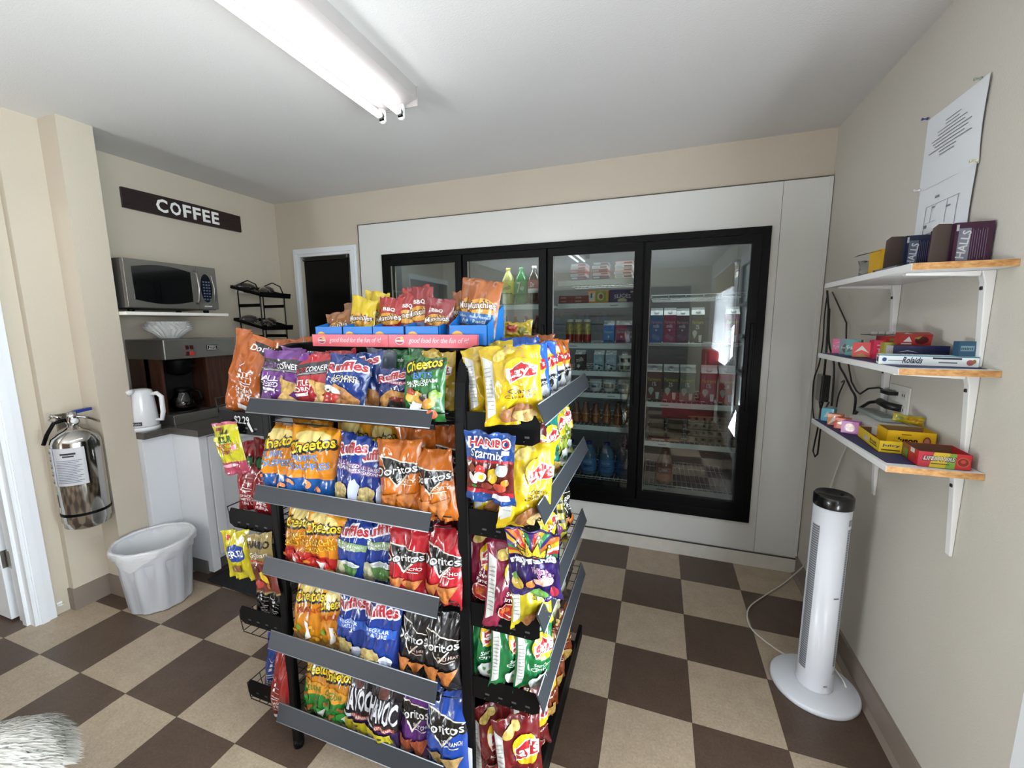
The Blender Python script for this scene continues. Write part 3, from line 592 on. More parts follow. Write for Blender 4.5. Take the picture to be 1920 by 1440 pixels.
bottle('juice_bottle', 'dark red tomato juice bottle standing alone on the bottom wire shelf', 'bottle', (.2, Y4, .388), .055, .245, mat('#3a100e', .12, 0, .5), plastic('#2a1412'), card('#7a2a1c'), [T('CLAMATO', .5, .7, .8, .26, '#e8dcd6', arch=.12), E(.5, .25, .35, .22, '#b8542c'), E(.42, .3, .14, .14, '#c93a28')], None, JUC, (.12, .55))

# ------------------------------------------------------------------ coffee nook
GRAN = mat('#4d4a45', .25, 0, .3, .0, 60, .3, 240., kind='granite'); CAB = mat('#dfe2e6', .38, kind='cabinet_paint')
cyN, cyF, cxF = -.855, .08, -2.262
d = thing('base_cabinet', 'white shaker base cabinet under the dark coffee counter', 'cabinet', (-2.56, -.45, 0))
m = MB(); m.box(XL, cyN, .09, cxF-.02, cyF, .85, CAB); m.box(XL, cyN+.004, 0, cxF-.07, cyF, .09, mat('#6b6a68', .6)); m.box(XL+.002, -1.003, 0, -2.49, cyN, .85, CAB); m.box(cxF-.045, cyN-.004, .03, cxF-.004, cyN+.04, .85, CAB); m.build('body', d, bevel=.002)
for a, b in ((cyN+.045, cyN+.44), (cyN+.445, cyF-.004)):
    m = MB(); z0, z1 = .12, .835; s = .055
    m.box(cxF-.019, a+s, z0+s, cxF-.012, b-s, z1-s, CAB); m.ring('x', a, b, z0, z1, s, cxF-.0195, cxF, CAB)
    m.build('cabinet_door', d, bevel=.0015)
m = MB(); m.prism([(XL+.002, -1.004), (-2.47, -1.004), (-2.47, cyN-.02), (cxF+.02, cyN-.02), (cxF+.02, cyF), (XL+.002, cyF)], .85, .888, 'z', GRAN)
m.build('countertop', bevel=.003, label='dark speckled granite countertop in the coffee nook', category='countertop')
CT = .888
# coffee sign
d = thing('coffee_sign', 'dark wooden board lettered COFFEE in white on the nook wall', 'sign', (XL, -.38, 2.147)); sx = XL+.006
DW = wood_mat('espresso_board', '#1a0d10', '#2b171a', (60, 3, 40), .4)
m = MB(); V = []; F = []
n = 20
for i in range(n+1):
    t = i/n; y = -.748+.73*t; b_ = .010*math.sin(math.pi*t)*.8
    for x in (XL+.001, XL+.018): V += [(x, y, 2.148-b_*.4), (x, y, 2.262+b_*.5)]
for i in range(n):
    a = 4*i; F += [(a, a+1, a+5, a+4), (a+2, a+6, a+7, a+3), (a+1, a+3, a+7, a+5), (a, a+4, a+6, a+2)]
F += [(0, 2, 3, 1), (4*n, 4*n+1, 4*n+3, 4*n+2)]
m.add(V, F, DW); m.build('board', d)
m = MB(); yy = -.572
for ch in 'COFFEE':
    w_ = .060 if ch in 'CO' else .044; V, F = text2d(ch, .030); m.add(np.array([(XL+.0190, yy+(x+.5)*w_, 2.206+y*.074) for x, y in V]), F, mat('#f3f3f1', .4)); yy += w_+.018
m.build('lettering', d)
# shelf and microwave
m = MB(); m.box(XL, -1.003, 1.518, -2.47, -.46, 1.536, mat('#e4e2da', .4)); m.build('wall_shelf', bevel=.002, label='white shelf board under the microwave', category='shelf')
mx0, mx1, my0, my1, mz0, mz1 = -2.83, -2.478, -.985, -.512, 1.556, 1.812
d = thing('microwave', 'stainless steel microwave oven with dark bowed window on the nook shelf', 'microwave', (-2.65, -.75, 1.536)); SST = mat('#8f8c87', .36, .85, kind='brushed_steel')
m = MB(); m.box(mx0, my0, mz0, mx1-.022, my1, mz1, mat('#6f6d6a', .4, .7))
for x in (mx0+.04, mx1-.06):
    for y in (my0+.04, my1-.04): m.lathe([(.014, -.018), (.016, 0), (0, 0)], BLK, (x, y, mz0-.002), 12)
m.build('oven_body', d, bevel=.004)
yd = my1-.115
m = MB(); m.box(mx1-.02, my0, mz0+.004, mx1, yd, mz1-.002, SST)
pts = []
for k in range(13): t = k/12; pts.append((my0+.032+(yd-my0-.065)*t, mz1-.042+.020*math.sin(math.pi*t)))
for k in range(13): t = 1-k/12; pts.append((my0+.032+(yd-my0-.065)*t, mz0+.044-.020*math.sin(math.pi*t)))
m.prism(pts, mx1, mx1+.0015, 'x', mat('#070809', .12, 0, .5)); m.build('oven_door', d, bevel=.002)
m = MB(); m.tube([(mx1, yd-.014, mz1-.035), (mx1+.022, yd-.012, mz1-.05), (mx1+.028, yd-.010, (mz0+mz1)/2), (mx1+.022, yd-.012, mz0+.05), (mx1, yd-.014, mz0+.035)], .006, STEEL, 10); m.build('handle', d)
m = MB(); m.box(mx1-.02, yd+.002, mz0+.004, mx1, my1, mz1-.002, SST); oc = [(yd+.02+.03+.034*math.cos(t), (mz0+mz1)/2+.085*math.sin(t)) for t in [2*math.pi*k/20 for k in range(20)]]
m.prism(oc, mx1, mx1+.002, 'x', mat('#0a0e16', .2, 0, .4)); bt = mat('#4e5e7a', .5)
for r_ in range(7):
    for c_ in range(3): yy = yd+.03+.016*c_; zz = mz1-.095-.017*r_; m.box(mx1+.002, yy, zz, mx1+.003, yy+.010, zz+.008, bt)
m.box(mx1, yd+.03, mz0+.018, mx1+.0006, yd+.075, mz0+.024, mat('#c8c8c8', .4)); m.tube([(mx1+.002, yd+.084, mz1-.05), (mx1+.007, yd+.094, (mz0+mz1)/2), (mx1+.002, yd+.090, mz0+.05)], .0035, STEEL, 8); m.build('control_panel', d, bevel=.001)
# coffee brewer
d = thing('coffee_brewer', 'large steel and walnut coffee brewer with a glass pot on the nook counter', 'coffee maker', (-2.66, -.67, CT)); bx = -2.50
m = MB(); m.box(-2.84, -.835, 1.268, bx, -.41, 1.382, SST); m.box(-2.84, -.409, 1.268, bx-.06, -.31, 1.375, SST); m.build('brew_head', d, bevel=.004)
m = MB(); m.box(-2.84, -.83, CT+.06, -2.66, -.32, 1.268, DARKWOOD); m.box(-2.70, -.83, CT+.06, -2.56, -.815, 1.268, DARKWOOD); m.box(-2.659, -.60, CT+.06, -2.525, -.32, 1.268, DARKWOOD); m.box(-2.655, -.81, CT+.07, -2.65, -.605, 1.268, mat('#0a0a0a', .5)); m.build('back_panel', d)
m = MB(); m.box(-2.84, -.835, CT, -2.49, -.31, CT+.058, SST); m.lathe([(.075, .06), (.078, .066), (0, .066)], mat('#111', .4), (-2.585, -.715, CT), 24); m.build('warmer_base', d, bevel=.003)
m = MB(); m.lathe([(0, 0), (.028, 0), (.062, .02), (.064, .085), (.066, .10), (0, .10)], BLK, (-2.585, -.715, 1.165), 24); m.box(-2.52, -.73, 1.22, -2.46, -.70, 1.235, BLK); m.build('filter_basket', d)
m = MB(); L = (-2.585, -.715, CT+.067); m.lathe([(0, .002), (.05, .002), (.072, .03), (.070, .06), (.045, .10), (.040, .12)], CLEAR, L, 28, cap=False); m.lathe([(0, .004), (.046, .004), (.066, .03), (.067, .05), (0, .052)], mat('#140a06', .1, 0, .4), L, 24); m.build('coffee_pot', d)
m = MB(); m.lathe([(.043, .108), (.045, .12), (.038, .135), (0, .135)], BLK, L, 20); m.tube([(L[0]+.03, L[1]+.02, L[2]+.12), (L[0]+.075, L[1]+.05, L[2]+.11), (L[0]+.085, L[1]+.055, L[2]+.07), (L[0]+.068, L[1]+.045, L[2]+.03)], .009, BLK); m.build('pot_lid', d)
for i in range(2):
    for j in range(2): m = MB(); m.box(bx, -.725+.026*i, 1.345-.036*j-.024, bx+.006, -.706+.026*i, 1.345-.036*j, mat('#8f1d18' if (i, j) == (1, 1) else '#3a0d0b', .3, emit=.25 if (i, j) == (1, 1) else 0)); m.build('switch', d)
m = MB(); m.box(bx, -.60, 1.308, bx+.0015, -.53, 1.342, BLK); m.box(bx+.0012, -.597, 1.311, bx+.0022, -.533, 1.339, mat('#d0cfcb', .4)); m.box(bx+.002, -.594, 1.314, bx+.0028, -.536, 1.336, BLK); V, F = text2d('BREW', .01); m.add(np.array([(bx+.0032, -.565+x*.04, 1.330+y*.008) for x, y in V]), F, WHITE); m.add(np.array([(bx+.0032, -.565+x*.046, 1.320+y*.007) for x, y in text2d('MASTER', .01)[0]]), text2d('MASTER', .01)[1], WHITE); m.build('name_badge', d)
# coffee filters: fluted stack
m = MB(); fm = mat('#e9ebe9', .8, trans=0, kind='filter_paper')
for i in range(7):
    z = 1.386+.0075*i; r0 = .045+.001*i; r1 = .108+.002*(i % 3)-.002*i
    m.lathe([(0, 0), (r0, 0), ((r0+r1)/2, .032), (r1, .055+.004*math.sin(i))], fm, (-2.62, -.725, z), 96, cap=False, fl=lambda t, j, i=i: 1+(.0, .0, .05, .12)[j]*math.sin(22*t+i*1.3)+(.0, 0, .01, .04)[j]*math.sin(7*t+i*2.1))
m.build('coffee_filters', label='stack of white fluted paper coffee filters on top of the brewer', category='coffee filters')
# kettle
d = thing('electric_kettle', 'white cordless electric kettle on the counter beside the pier', 'kettle', (-2.56, -.945, CT)); L = wloc(d); KW = mat('#e3e6e8', .25, 0, .3, kind='kettle_plastic')
m = MB(); m.lathe([(0, 0), (.070, 0), (.072, .018), (.066, .022)], KW, L, 30); m.build('power_base', d)
m = MB(); m.lathe([(.066, .024), (.069, .03), (.063, .12), (.056, .205), (.051, .222), (.03, .230), (0, .231)], KW, L, 30); m.build('jug', d)
m = MB(); a = -.10; h_ = [(.050, .198), (.084, .204), (.104, .184), (.104, .10), (.094, .055), (.066, .055)]
m.tube([(L[0]+r_*math.cos(R(28)), L[1]+r_*math.sin(R(28)), L[2]+z) for r_, z in h_], [.010, .011, .012, .012, .011, .009], KW, 12); m.build('handle', d)
m = MB(); m.tube([(L[0]+.02, L[1]-.045, L[2]+.224), (L[0]+.035, L[1]-.075, L[2]+.215)], .014, KW); m.build('spout', d)
m = MB(); draw(m, cyl(L, .0725, L[2]+.035, L[2]+.055, -75, -30), [Q(.1, .0, .9, 1, '#3c4250'), T('Kettle', .5, .5, .6, .5, '#e8e8e8')], .0006); m.build('badge', d)
# wire snack rack on the counter
d = thing('wire_tier_rack', 'black wire three-tier rack holding dark lidded packs on the counter', 'rack', (-2.63, -.075, CT))
xa, xb, ya, yb_ = -2.74, -2.53, -.175, .025
m = MB()
for y in (ya, yb_):
    m.tube([(xa, y, CT), (xa, y, 1.70), (xa+.03, y, 1.755), ((xa+xb)/2, y, 1.775), (xb-.03, y, 1.745), (xb, y, 1.68), (xb, y, CT)], .0045, WIRE)
    for z in (1.59, 1.37): m.box(xa, y-.003, z, xb, y+.003, z+.022, BLK)
m.build('rack_frame', d)
for i, z in enumerate((1.70, 1.47, 1.24)):
    m = MB(); M_ = Matrix.Translation((-2.635, -.075, z)) @ Matrix.Rotation(R(13), 4, 'Y')
    for a in ((-.14, .14, -.125, -.12, -.008, .012), (-.14, .14, .12, .125, -.008, .012), (-.145, -.14, -.125, .125, -.008, .014), (.14, .146, -.125, .125, -.012, .024)): m.box(a[0], a[2], a[4], a[1], a[3], a[5], BLK, M_)
    for k in range(7): m.box(-.14, -.11+.036*k, -.008, .14, -.107+.036*k, -.004, WIRE, M_)
    m.build('tray', d)
    for k in range(3):
        mm = MB(); M2 = M_ @ Matrix.Translation((-.085+.085*k, -.05+.05*(k % 2)*2, -.003)) @ Matrix.Rotation(R(25*k+10*i), 4, 'Z')
        mm.lathe([(0, 0), (.04, 0), (.052, .02), (.05, .028), (.036, .042), (.012, .050), (0, .05)], mat(['#2c2826', '#46413e', '#35302e'][(k+i) % 3], .15, 0, .6, .5, 60.), (0, 0, 0), 14, sx=.75, sy=1.5, fl=lambda t, j, k=k: 1+.08*math.sin(3*t+k)+.05*math.sin(7*t+j))
        mm.build('coffee_pod_pack', M=M2, label='%s dark glossy pack on the %s tray of the wire rack' % (('rear', 'middle', 'front')[k], ('top', 'middle', 'bottom')[i]), category='pack', group='dark packs on the wire rack')
m = MB(); m.box(XL, -.10, 1.70, XL+.006, -.01, 1.735, WHITE); m.tube([(XL+.006, -.04, 1.712), (XL+.03, -.02, 1.705)], .003, WIRE); m.build('wall_plate', label='small white wall plate with dark lead left of the wire rack', category='wall plate')
# floor mat
m = MB(); m.prism([(-2.27, -.90), (-1.72, -.93), (-1.70, .02), (-2.24, .05)], .001, .012, 'z', mat('#17181b', .85, 0, 0, .6, 150.)); m.build('floor_mat', bevel=.004, label='black rubber-backed mat on the floor in front of the coffee cabinet', category='mat')
# ------------------------------------------------------------------ fire extinguisher
d = thing('fire_extinguisher', 'chrome water fire extinguisher hung on the left wall', 'fire extinguisher', (-2.572, -1.232, .455)); L = (-2.572, -1.232, 0); CHR = mat('#b9b6b2', .12, 1., kind='chrome'); r = .092
m = MB(); m.lathe([(0, .47), (.07, .465), (r-.006, .475), (r-.004, .50), (r, .505), (r, .90), (r-.008, .925), (r-.03, .95), (.04, .968), (.022, .975), (.022, .985), (0, .985)], CHR, L, 48); m.lathe([(r+.0012, .540), (r+.0012, .552)], BLK, L, 40, cap=False); m.build('cylinder', d)
m = MB(); S_ = cyl(L, r+.0008, .700, .885, -118, -8)
it = [Q(0, 0, 1, 1, '#e9ebf0'), Q(.305, 0, .325, 1, '#2f4fa0'), Q(.5, .82, .82, .87, '#333a44'), Q(.55, .76, .78, .80, '#333a44')] + [Q(.38, .66-.045*k, .92-.06*(k % 3), .675-.045*k, '#7a86a4') for k in range(14)] + [E(.15, .88-.2*k, .07, .035, '#2c3550') for k in range(5)] + [P([(.08, .80-.2*k), (.24, .76-.2*k), (.2, .74-.2*k)], '#2c3550') for k in range(4)]
draw(m, S_, it, .0006, .0001); draw(m, cyl(L, r+.0008, .585, .65, -118, -98), [Q(0, 0, 1, 1, '#eceae6'), Q(.15, .35, .85, .85, '#8e2a2c')], .0006, .0001); m.build('instruction_label', d)
m = MB(); m.lathe([(.02, .985), (.026, .99), (.026, 1.0), (.02, 1.02), (.018, 1.045), (0, 1.05)], CHR, L, 20); m.tube([(L[0]-.02, L[1]-.03, 1.02), (L[0]-.045, L[1]-.06, 1.035)], .008, CHR); m.build('valve', d)
m = MB(); m.tube([(L[0]+.005, L[1]-.02, 1.03), (L[0]+.02, L[1]+.05, 1.01), (L[0]+.03, L[1]+.10, .975)], .006, CHR); m.prism([(L[1]-.015, 1.034), (L[1]+.075, 1.042), (L[1]+.075, 1.056), (L[1]+.02, 1.053), (L[1]-.015, 1.044)], L[0]-.010, L[0]+.012, 'x', mat('#24397f', .3)); m.tube([(L[0]-.01, L[1]-.07, 1.03), (L[0]+.002, L[1]-.085, 1.02), (L[0]+.01, L[1]-.07, 1.01)], .003, STEEL); m.build('carrying_lever', d)
m = MB(); m.lathe([(.014, 0), (.014, .01), (0, .01)], mat('#ddd', .3), (0, 0, 0), 14); m.build('gauge', d, M=Matrix.Translation((L[0]+.03, L[1]-.008, 1.005)) @ Matrix.Rotation(R(90), 4, 'Y'))
m = MB(); m.tube([(L[0]-.01, L[1]-.02, 1.01), (L[0]-.02, L[1]-.06, 1.0), (L[0]-.03, L[1]-.085, .95), (L[0]-.05, L[1]-.095, .90)], .008, BLK); m.build('hose', d)
m = MB(); m.tube([(-2.655, L[1]+.092, .52), (-2.650, L[1]+.100, 1.0)], .010, mat('#8a8785', .4, .6)); m.build('hose_nozzle', d)
m = MB(); m.box(-2.671, L[1]-.02, .90, -2.655, L[1]+.02, 1.03, STEEL); m.build('wall_bracket', d)
m = MB(); m.box(-2.712, -1.345, .045, -2.708, -1.325, .065, WHITE); m.lathe([(.012, 0), (.012, .004), (0, .004)], WHITE, (-2.70, -1.335, .05), 12); m.build('door_bumper', label='small white round bumper low on the wall beside the left door casing', category='door bumper')
# ------------------------------------------------------------------ waste bin with liner
bc = (-2.338, -1.09, 0); d = thing('waste_bin', 'white fluted plastic waste bin with clear liner by the coffee cabinet', 'waste bin', bc); BW = mat('#d4d8df', .35, 0, .1, kind='bin_plastic')
m = MB(); n_ = 96
m.lathe([(0, .004), (.128, .004), (.132, .012), (.154, .27), (.158, .275), (.162, .30), (.167, .345), (.163, .348), (.156, .30), (.125, .02), (0, .016)], BW, bc, n_, cap=False, fl=lambda t, j: 1+(.022 if j in (1, 2, 3) else 0)*(1 if math.sin(11*t) > 0 else -1)*min(1, abs(math.sin(11*t))*2.2)); m.build('bin_body', d)
m = MB(); m.tube([(bc[0]+.169*math.cos(t), bc[1]+.169*math.sin(t), .348) for t in [2*math.pi*k/48 for k in range(48)]], .0065, mat('#e4e6ea', .3, 0, .2), 8, closed=True); m.build('rim', d)
LNR = bpy.data.materials.new('bin_liner'); LNR.use_nodes = True; nt = LNR.node_tree; pb = nt.nodes['Principled BSDF']; pb.inputs['Base Color'].default_value = lin('#eceef0'); pb.inputs['Roughness'].default_value = .3; pb.inputs['Alpha'].default_value = .75
def wr(t, j): return 1+.02*math.sin(9*t+j)+.012*math.sin(23*t+2*j)
m = MB(); m.lathe([(.05, .05), (.10, .06), (.122, .15), (.144, .26), (.160, .335), (.170, .358), (.178, .345), (.176, .32)], LNR, bc, 96, cap=False, fl=wr)
V = []; F = []
for i in range(41):
    t = R(-215+250*i/40); dp = .03+.045*max(0, math.sin(i*.33))**2+(.05 if i < 9 else 0)
    for q in range(5): rr = .177+.004*math.sin(i*1.7+q)-.002*q; V.append((bc[0]+rr*math.cos(t), bc[1]+rr*math.sin(t), .335-dp*q/4))
for i in range(40):
    for q in range(4): F.append((5*i+q, 5*i+q+1, 5*i+q+6, 5*i+q+5))
m.add(V, F, LNR, True); m.build('bin_liner', d)
m = MB(); m.tube([(bc[0]+.1735*math.cos(R(a)), bc[1]+.1735*math.sin(R(a)), .346) for a in range(165, 205, 4)], .0052, mat('#3a3634', .5), 6); m.build('dark_tape', d)

# ------------------------------------------------------------------ snack rack
RX0, RX1, RY0, RY1, RT = -1.0, -.335, -1.453, -.78, 1.388
LA = [1.207, .932, .692, .428, .160]       # end shelves (facing the camera)
LB = [1.222, .978, .690, .462, .130]       # right-hand side
LC = [1.168, .795, .388, .118]             # left-hand side
RAIL = mat('#2a2d32', .5, 0, 0, kind='price_channel', spec=.35); RAILE = mat('#8d9197', .3, .2, .2)
rk = thing('snack_display_rack', 'tall black four-sided snack rack with sloping grey price channels', 'display rack', (-.667, -1.12, 0))
for x in (RX0, RX1):
    m = MB(); w2 = .016; path = [(RY0, .02), (RY0, RT-.14), (RY0+.008, RT-.08), (RY0+.03, RT-.035), (RY0+.07, RT-.008), (RY0+.12, RT), (RY1-.12, RT), (RY1-.05, RT-.02), (RY1-.012, RT-.07), (RY1, RT-.14), (RY1, .02)]
    V = []; F = []
    for i, (y, z) in enumerate(path):
        a = path[max(i-1, 0)]; b = path[min(i+1, len(path)-1)]; dy, dz = b[0]-a[0], b[1]-a[1]; l = math.hypot(dy, dz); nx_, nz_ = -dz/l*.012, dy/l*.012
        V += [(x-w2, y+nx_, z+nz_), (x+w2, y+nx_, z+nz_), (x+w2, y-nx_, z-nz_), (x-w2, y-nx_, z-nz_)]
    for i in range(len(path)-1):
        for k in range(4): F.append((4*i+k, 4*i+(k+1) % 4, 4*i+4+(k+1) % 4, 4*i+4+k))
    F += [(0, 3, 2, 1), (4*len(path)-4, 4*len(path)-3, 4*len(path)-2, 4*len(path)-1)]
    m.add(V, F, BLK, False); m.build('upright_frame', rk, bevel=.005)
    for y in (RY0, RY1): m = MB(); m.lathe([(.016, 0), (.018, .02), (.012, .03), (0, .03)], BLK, (x, y, 0), 14); m.build('foot', rk)
m = MB(); m.box(RX0+.02, RY1+.02, .08, RX1-.02, RY1+.026, 1.36, mat('#0a0a0a', .6)); m.box(-.672, RY0+.21, .09, -.662, RY1+.02, 1.36, mat('#0a0a0a', .6)); m.build('back_panel', rk)
m = MB()
for z in np.arange(.12, 1.36, .085): m.tube([(RX0+.02, RY0+.20, z), (RX1-.02, RY0+.20, z)], .0018, WIRE, 4)
for x in np.arange(RX0+.03, RX1-.02, .075): m.tube([(x, RY0+.20, .1), (x, RY0+.20, 1.36)], .0022, WIRE, 4)
m.build('wire_back', rk)
def channel(a, b, z, axis, at, out, h=.048):
    """price channel: a thin plate, its lower edge further out than its upper one"""
    m = MB(); s = 1 if out > 0 else -1; o0, o1 = at, at+s*.017
    prof = [(o0, z+h), (o1, z+.004), (o1-s*.001, z), (o0-s*.004, z+h-.002)]
    if axis == 'x': m.prism([(p, q) for p, q in prof], a, b, 'x', RAIL)
    else: m.prism([(p, q) for p, q in prof], a, b, 'y', RAIL)
    m.tube([((a, o0, z+h) if axis == 'x' else (o0, a, z+h)), ((b, o0, z+h) if axis == 'x' else (o0, b, z+h))], .0016, RAILE, 5)
    m.tube([((a, o1, z+.002) if axis == 'x' else (o1, a, z+.002)), ((b, o1, z+.002) if axis == 'x' else (o1, b, z+.002))], .0016, RAILE, 5)
    return m
for i, z in enumerate(LA):
    m = MB(); y0, y1 = RY0-.042, RY0+.19; dx = [0, -.025, 0, -.025, -.01][i]; x0, x1 = RX0-.008+dx*.3, RX1-.055+dx*.6
    for y in np.linspace(y0, y1, 5): m.tube([(RX0+.02 if y > RY0-.02 else x0, y, z), (RX1-.02 if y > RY0-.02 else x1, y, z)], .0028, WIRE, 5)
    for x in np.linspace(RX0+.03, RX1-.07, 14): m.tube([(x, y0, z+.003), (x, y1, z+.003)], .0018, WIRE, 4)
    m.box(x0, y0-.002, z-.012, x1, y0+.004, z+.012, BLK)
    sh = m.build('end_shelf', rk)
    channel(x0-.002, x1, z-.004, 'x', y0-.006, -1, [.042, .046, .05, .054, .056][i]).build('price_channel', sh)
    m = MB()
    for q in (.02, .05): m.tube([(x1+.004, y0+.005, z+q-.02), (RX1-.02, y0+.012, z+q-.02)], .002, WIRE, 4)
    m.build('side_wire', sh)
def side_shelf(z, s, xo, pl0, pl1, rail=True):
    xi = RX1+.016 if s > 0 else RX0-.016; m = MB()
    for x in np.linspace(xi, xo, 6): m.tube([(x, RY0, z), (x, RY1-.04, z)], .0022, WIRE, 4)
    for y in np.arange(RY0, RY1, .055): m.tube([(xi-s*.25, y, z-.003), (xo, y, z-.003)], .0018, WIRE, 4)
    sh = m.build('side_shelf', rk)
    m = MB(); r_ = .02; X0, X1 = xi, xo
    poly = [(X0, pl0), (X1-s*r_, pl0), (X1, pl0+r_*.6), (X1, pl1-.02), (X1-s*.012, pl1), (X0, pl1)]
    m.prism(poly, RY0-.006, RY0-.003, 'y', BLK)
    for k in range(4): xx = X0+(X1-X0)*(.2+.2*k); m.box(xx, RY0-.0068, pl0+.018, xx+.012, RY0-.006, pl0+.023, mat('#3a3a3c', .4)); m.tube([(xx, RY0-.006, pl0+.012), (xx, RY0-.014, pl0+.011)], .0018, WIRE, 4)
    m.build('end_plate', sh)
    if rail: channel(RY0-.03, RY1-.07, z+.002, 'y', xo+s*.002, s, .05).build('price_channel', sh); return
    m = MB(); m.tube([(xo, RY0, z+.004), (xo+s*.012, RY0, z+.055), (xo+s*.012, RY1-.04, z+.055), (xo, RY1-.04, z+.004)], .0022, WIRE, 5); m.tube([(xo+s*.008, RY0, z+.03), (xo+s*.008, RY1-.04, z+.03)], .0018, WIRE, 4)
    for y in np.arange(RY0+.05, RY1-.05, .06): m.tube([(xo, y, z), (xo+s*.012, y, z+.055)], .0016, WIRE, 4)
    m.build('wire_lip', sh)
for z, p0, p1 in zip(LB[:4], (1.165, .91, .645, .425), (1.24, .982, .715, .49)): side_shelf(z, 1, -.125, p0, p1)
for z, p0, p1 in zip(LC, (1.115, .785, .425, .135), (1.185, .852, .49, .20)): side_shelf(z, -1, -1.215, p0, p1, False)
m = MB(); m.box(RX1+.017, RY0+.01, .075, -.15, RY1-.02, .12, BLK); m.box(-.165, RY0+.01, .012, -.150, RY1+.14, .075, BLK); m.box(RX0+.0, RY0+.02, .05, RX1, RY1, .075, BLK); m.build('base_deck', rk, bevel=.003)
m = MB(); m.box(RX0-.01, -1.325, RT-.012, -.285, -.80, RT+.004, BLK); m.box(RX0-.01, -1.330, RT-.014, -.285, -1.325, RT+.01, BLK); m.build('top_tray', rk, bevel=.002)
m = MB(); m.box(RX1-.012, RY0-.0145, .15, RX1+.014, RY0-.0138, .262, mat('#e4e6e8', .4)); sf = flat((RX1+.014, RY0-.0147, .15), (0, 0, .112), (-.026, 0, 0)); 
draw(m, Surf(np.array([[(RX1+.014, RY0-.0147, .15), (RX1+.014, RY0-.0147, .262)], [(RX1-.012, RY0-.0147, .15), (RX1-.012, RY0-.0147, .262)]]), .112, .026, -1), [T('Frito-Lay', .72, .5, .3, .42, '#3a3f4a'), Q(.1, .3, .5, .36, '#5a5f6a'), Q(.1, .6, .45, .66, '#5a5f6a')], .0003, .0001); m.build('white_sticker', rk)
m = MB(); sfp = flat((-1.19, RY0-.0072, 1.120), (.16, 0, 0), (0, 0, .06)); draw(m, sfp, [T('$2.29', .52, .66, .40, .46, '#e6e6e6'), P([(.70, .7), (.82, .1), (.76, .08), (.66, .5)], '#d8d8d8')], .0003); m.build('price_number', rk)

# ---- bag designs
def curls(c='#e08a4a', pts=((.2, .16, 30), (.45, .12, -40), (.7, .17, 15), (.86, .1, 70))):
    out = []
    for x, y, a in pts:
        for k in range(4): t = R(a+28*k); out.append(E(x+.055*math.cos(t)*1.3, y+.035*math.sin(t)*1.3, .045, .024, c, a+28*k+90, 10))
    return out
def cheetos(kind):
    top = [P([(.03, .96), (.97, .96), (.97, .78), (.70, .70), (.4, .76), (.03, .68)], '#f3a21c'), E(.48, .86, .34, .085, '#f7dd86')]
    logo = [T('Cheetos', .5, .745, .90, .17, '#151210', None, rot=13, arch=.1, bold=.075), T('Cheetos', .5, .75, .86, .135, '#f8d820', None, rot=13, arch=.1, bold=.02)]
    if kind == 'puffs':
        return dict(base='#e58a13', bands=[(0, .36, '#1d62b4')], items=top+[P([(.02, .42), (.98, .50), (.98, .34), (.02, .30)], '#e58a13')]+logo+[T('PUFFS', .42, .585, .5, .085, '#3f7dc6', '#f1f4fa', .03, 8), T('SOUFFLES', .5, .475, .78, .085, '#3f7dc6', '#f1f4fa', .03, 8)]+curls('#e8915a', ((.18, .22, 30), (.48, .25, -30), (.72, .16, 60)))+[P([(.3, .1), (.45, .13), (.4, .05)], '#f0efe8'), E(.62, .07, .08, .03, '#7a3324')])
    if kind == 'crunchy':
        return dict(base='#e98d18', bands=[(0, .33, '#c92b25')], items=top+logo+[T('CRUNCHY', .5, .56, .7, .085, '#f6c23a', '#4a1a08', .025, 16), T('CROQUANT', .55, .46, .76, .08, '#f6c23a', '#4a1a08', .025, 16), E(.5, .18, .34, .13, '#c92b25'), P([(.5, .28), (.66, .25), (.68, .1), (.54, .06), (.58, .18)], '#f2efe8')]+curls('#e9913d', ((.2, .16, 60), (.4, .08, 0), (.8, .14, 30))))
    if kind == 'jalapeno':
        return dict(base='#e58f1a', bands=[(0, .22, '#c98a1c')], items=top+logo+[T('JALAPENO', .55, .56, .75, .10, '#b02a20', '#f4b43a', .02, 12), E(.3, .3, .09, .05, '#7a9a34'), P([(.5, .42), (.62, .4), (.7, .2), (.52, .12), (.58, .28)], '#f2efe8')]+curls('#e4a12a', ((.2, .18, 60), (.48, .10, 0), (.8, .16, 30), (.7, .32, 10))))
    if kind == 'green':
        return dict(base='#d98b1c', bands=[(0, .48, '#2f8c33')], items=top+logo+[E(.5, .5, .45, .09, '#e09a2a', 10), T('CHEDDAR', .5, .5, .62, .07, '#2f7a2c', '#f2d65a', .02, 10), E(.3, .3, .12, .06, '#45a544'), E(.75, .22, .14, .07, '#3d9a3f'), P([(.75, .2), (.95, .28), (.9, .14)], '#f0efe8')]+curls('#9a5a24', ((.25, .28, 30), (.55, .2, 100), (.7, .33, 10), (.35, .1, 0))))
    if kind == 'bits':
        return dict(base='#2a7a35', items=[T('Cheetos', .5, .85, .86, .20, '#151210', None, rot=14, arch=.1, bold=.08), T('Cheetos', .5, .855, .82, .155, '#f8e020', None, rot=14, arch=.1, bold=.02), T('BITS', .55, .70, .4, .09, '#3f6fc0', '#a9c4ee', .02, 8), T('SOUR CREAM', .5, .60, .72, .05, '#f1f3ee', rot=8), T('& ONION', .45, .545, .5, .045, '#f1f3ee', rot=8), E(.42, .36, .24, .10, '#e2b54a'), E(.3, .44, .12, .05, '#b8482e'), E(.66, .3, .2, .10, '#d99a3a'), E(.64, .37, .08, .05, '#38302a', 20), P([(.35, .3), (.6, .28), (.55, .14), (.3, .18)], '#e8ebee'), E(.25, .12, .22, .06, '#f0f0ee'), E(.86, .42, .10, .07, '#8ab04a'), E(.80, .14, .08, .06, '#c25a32')])
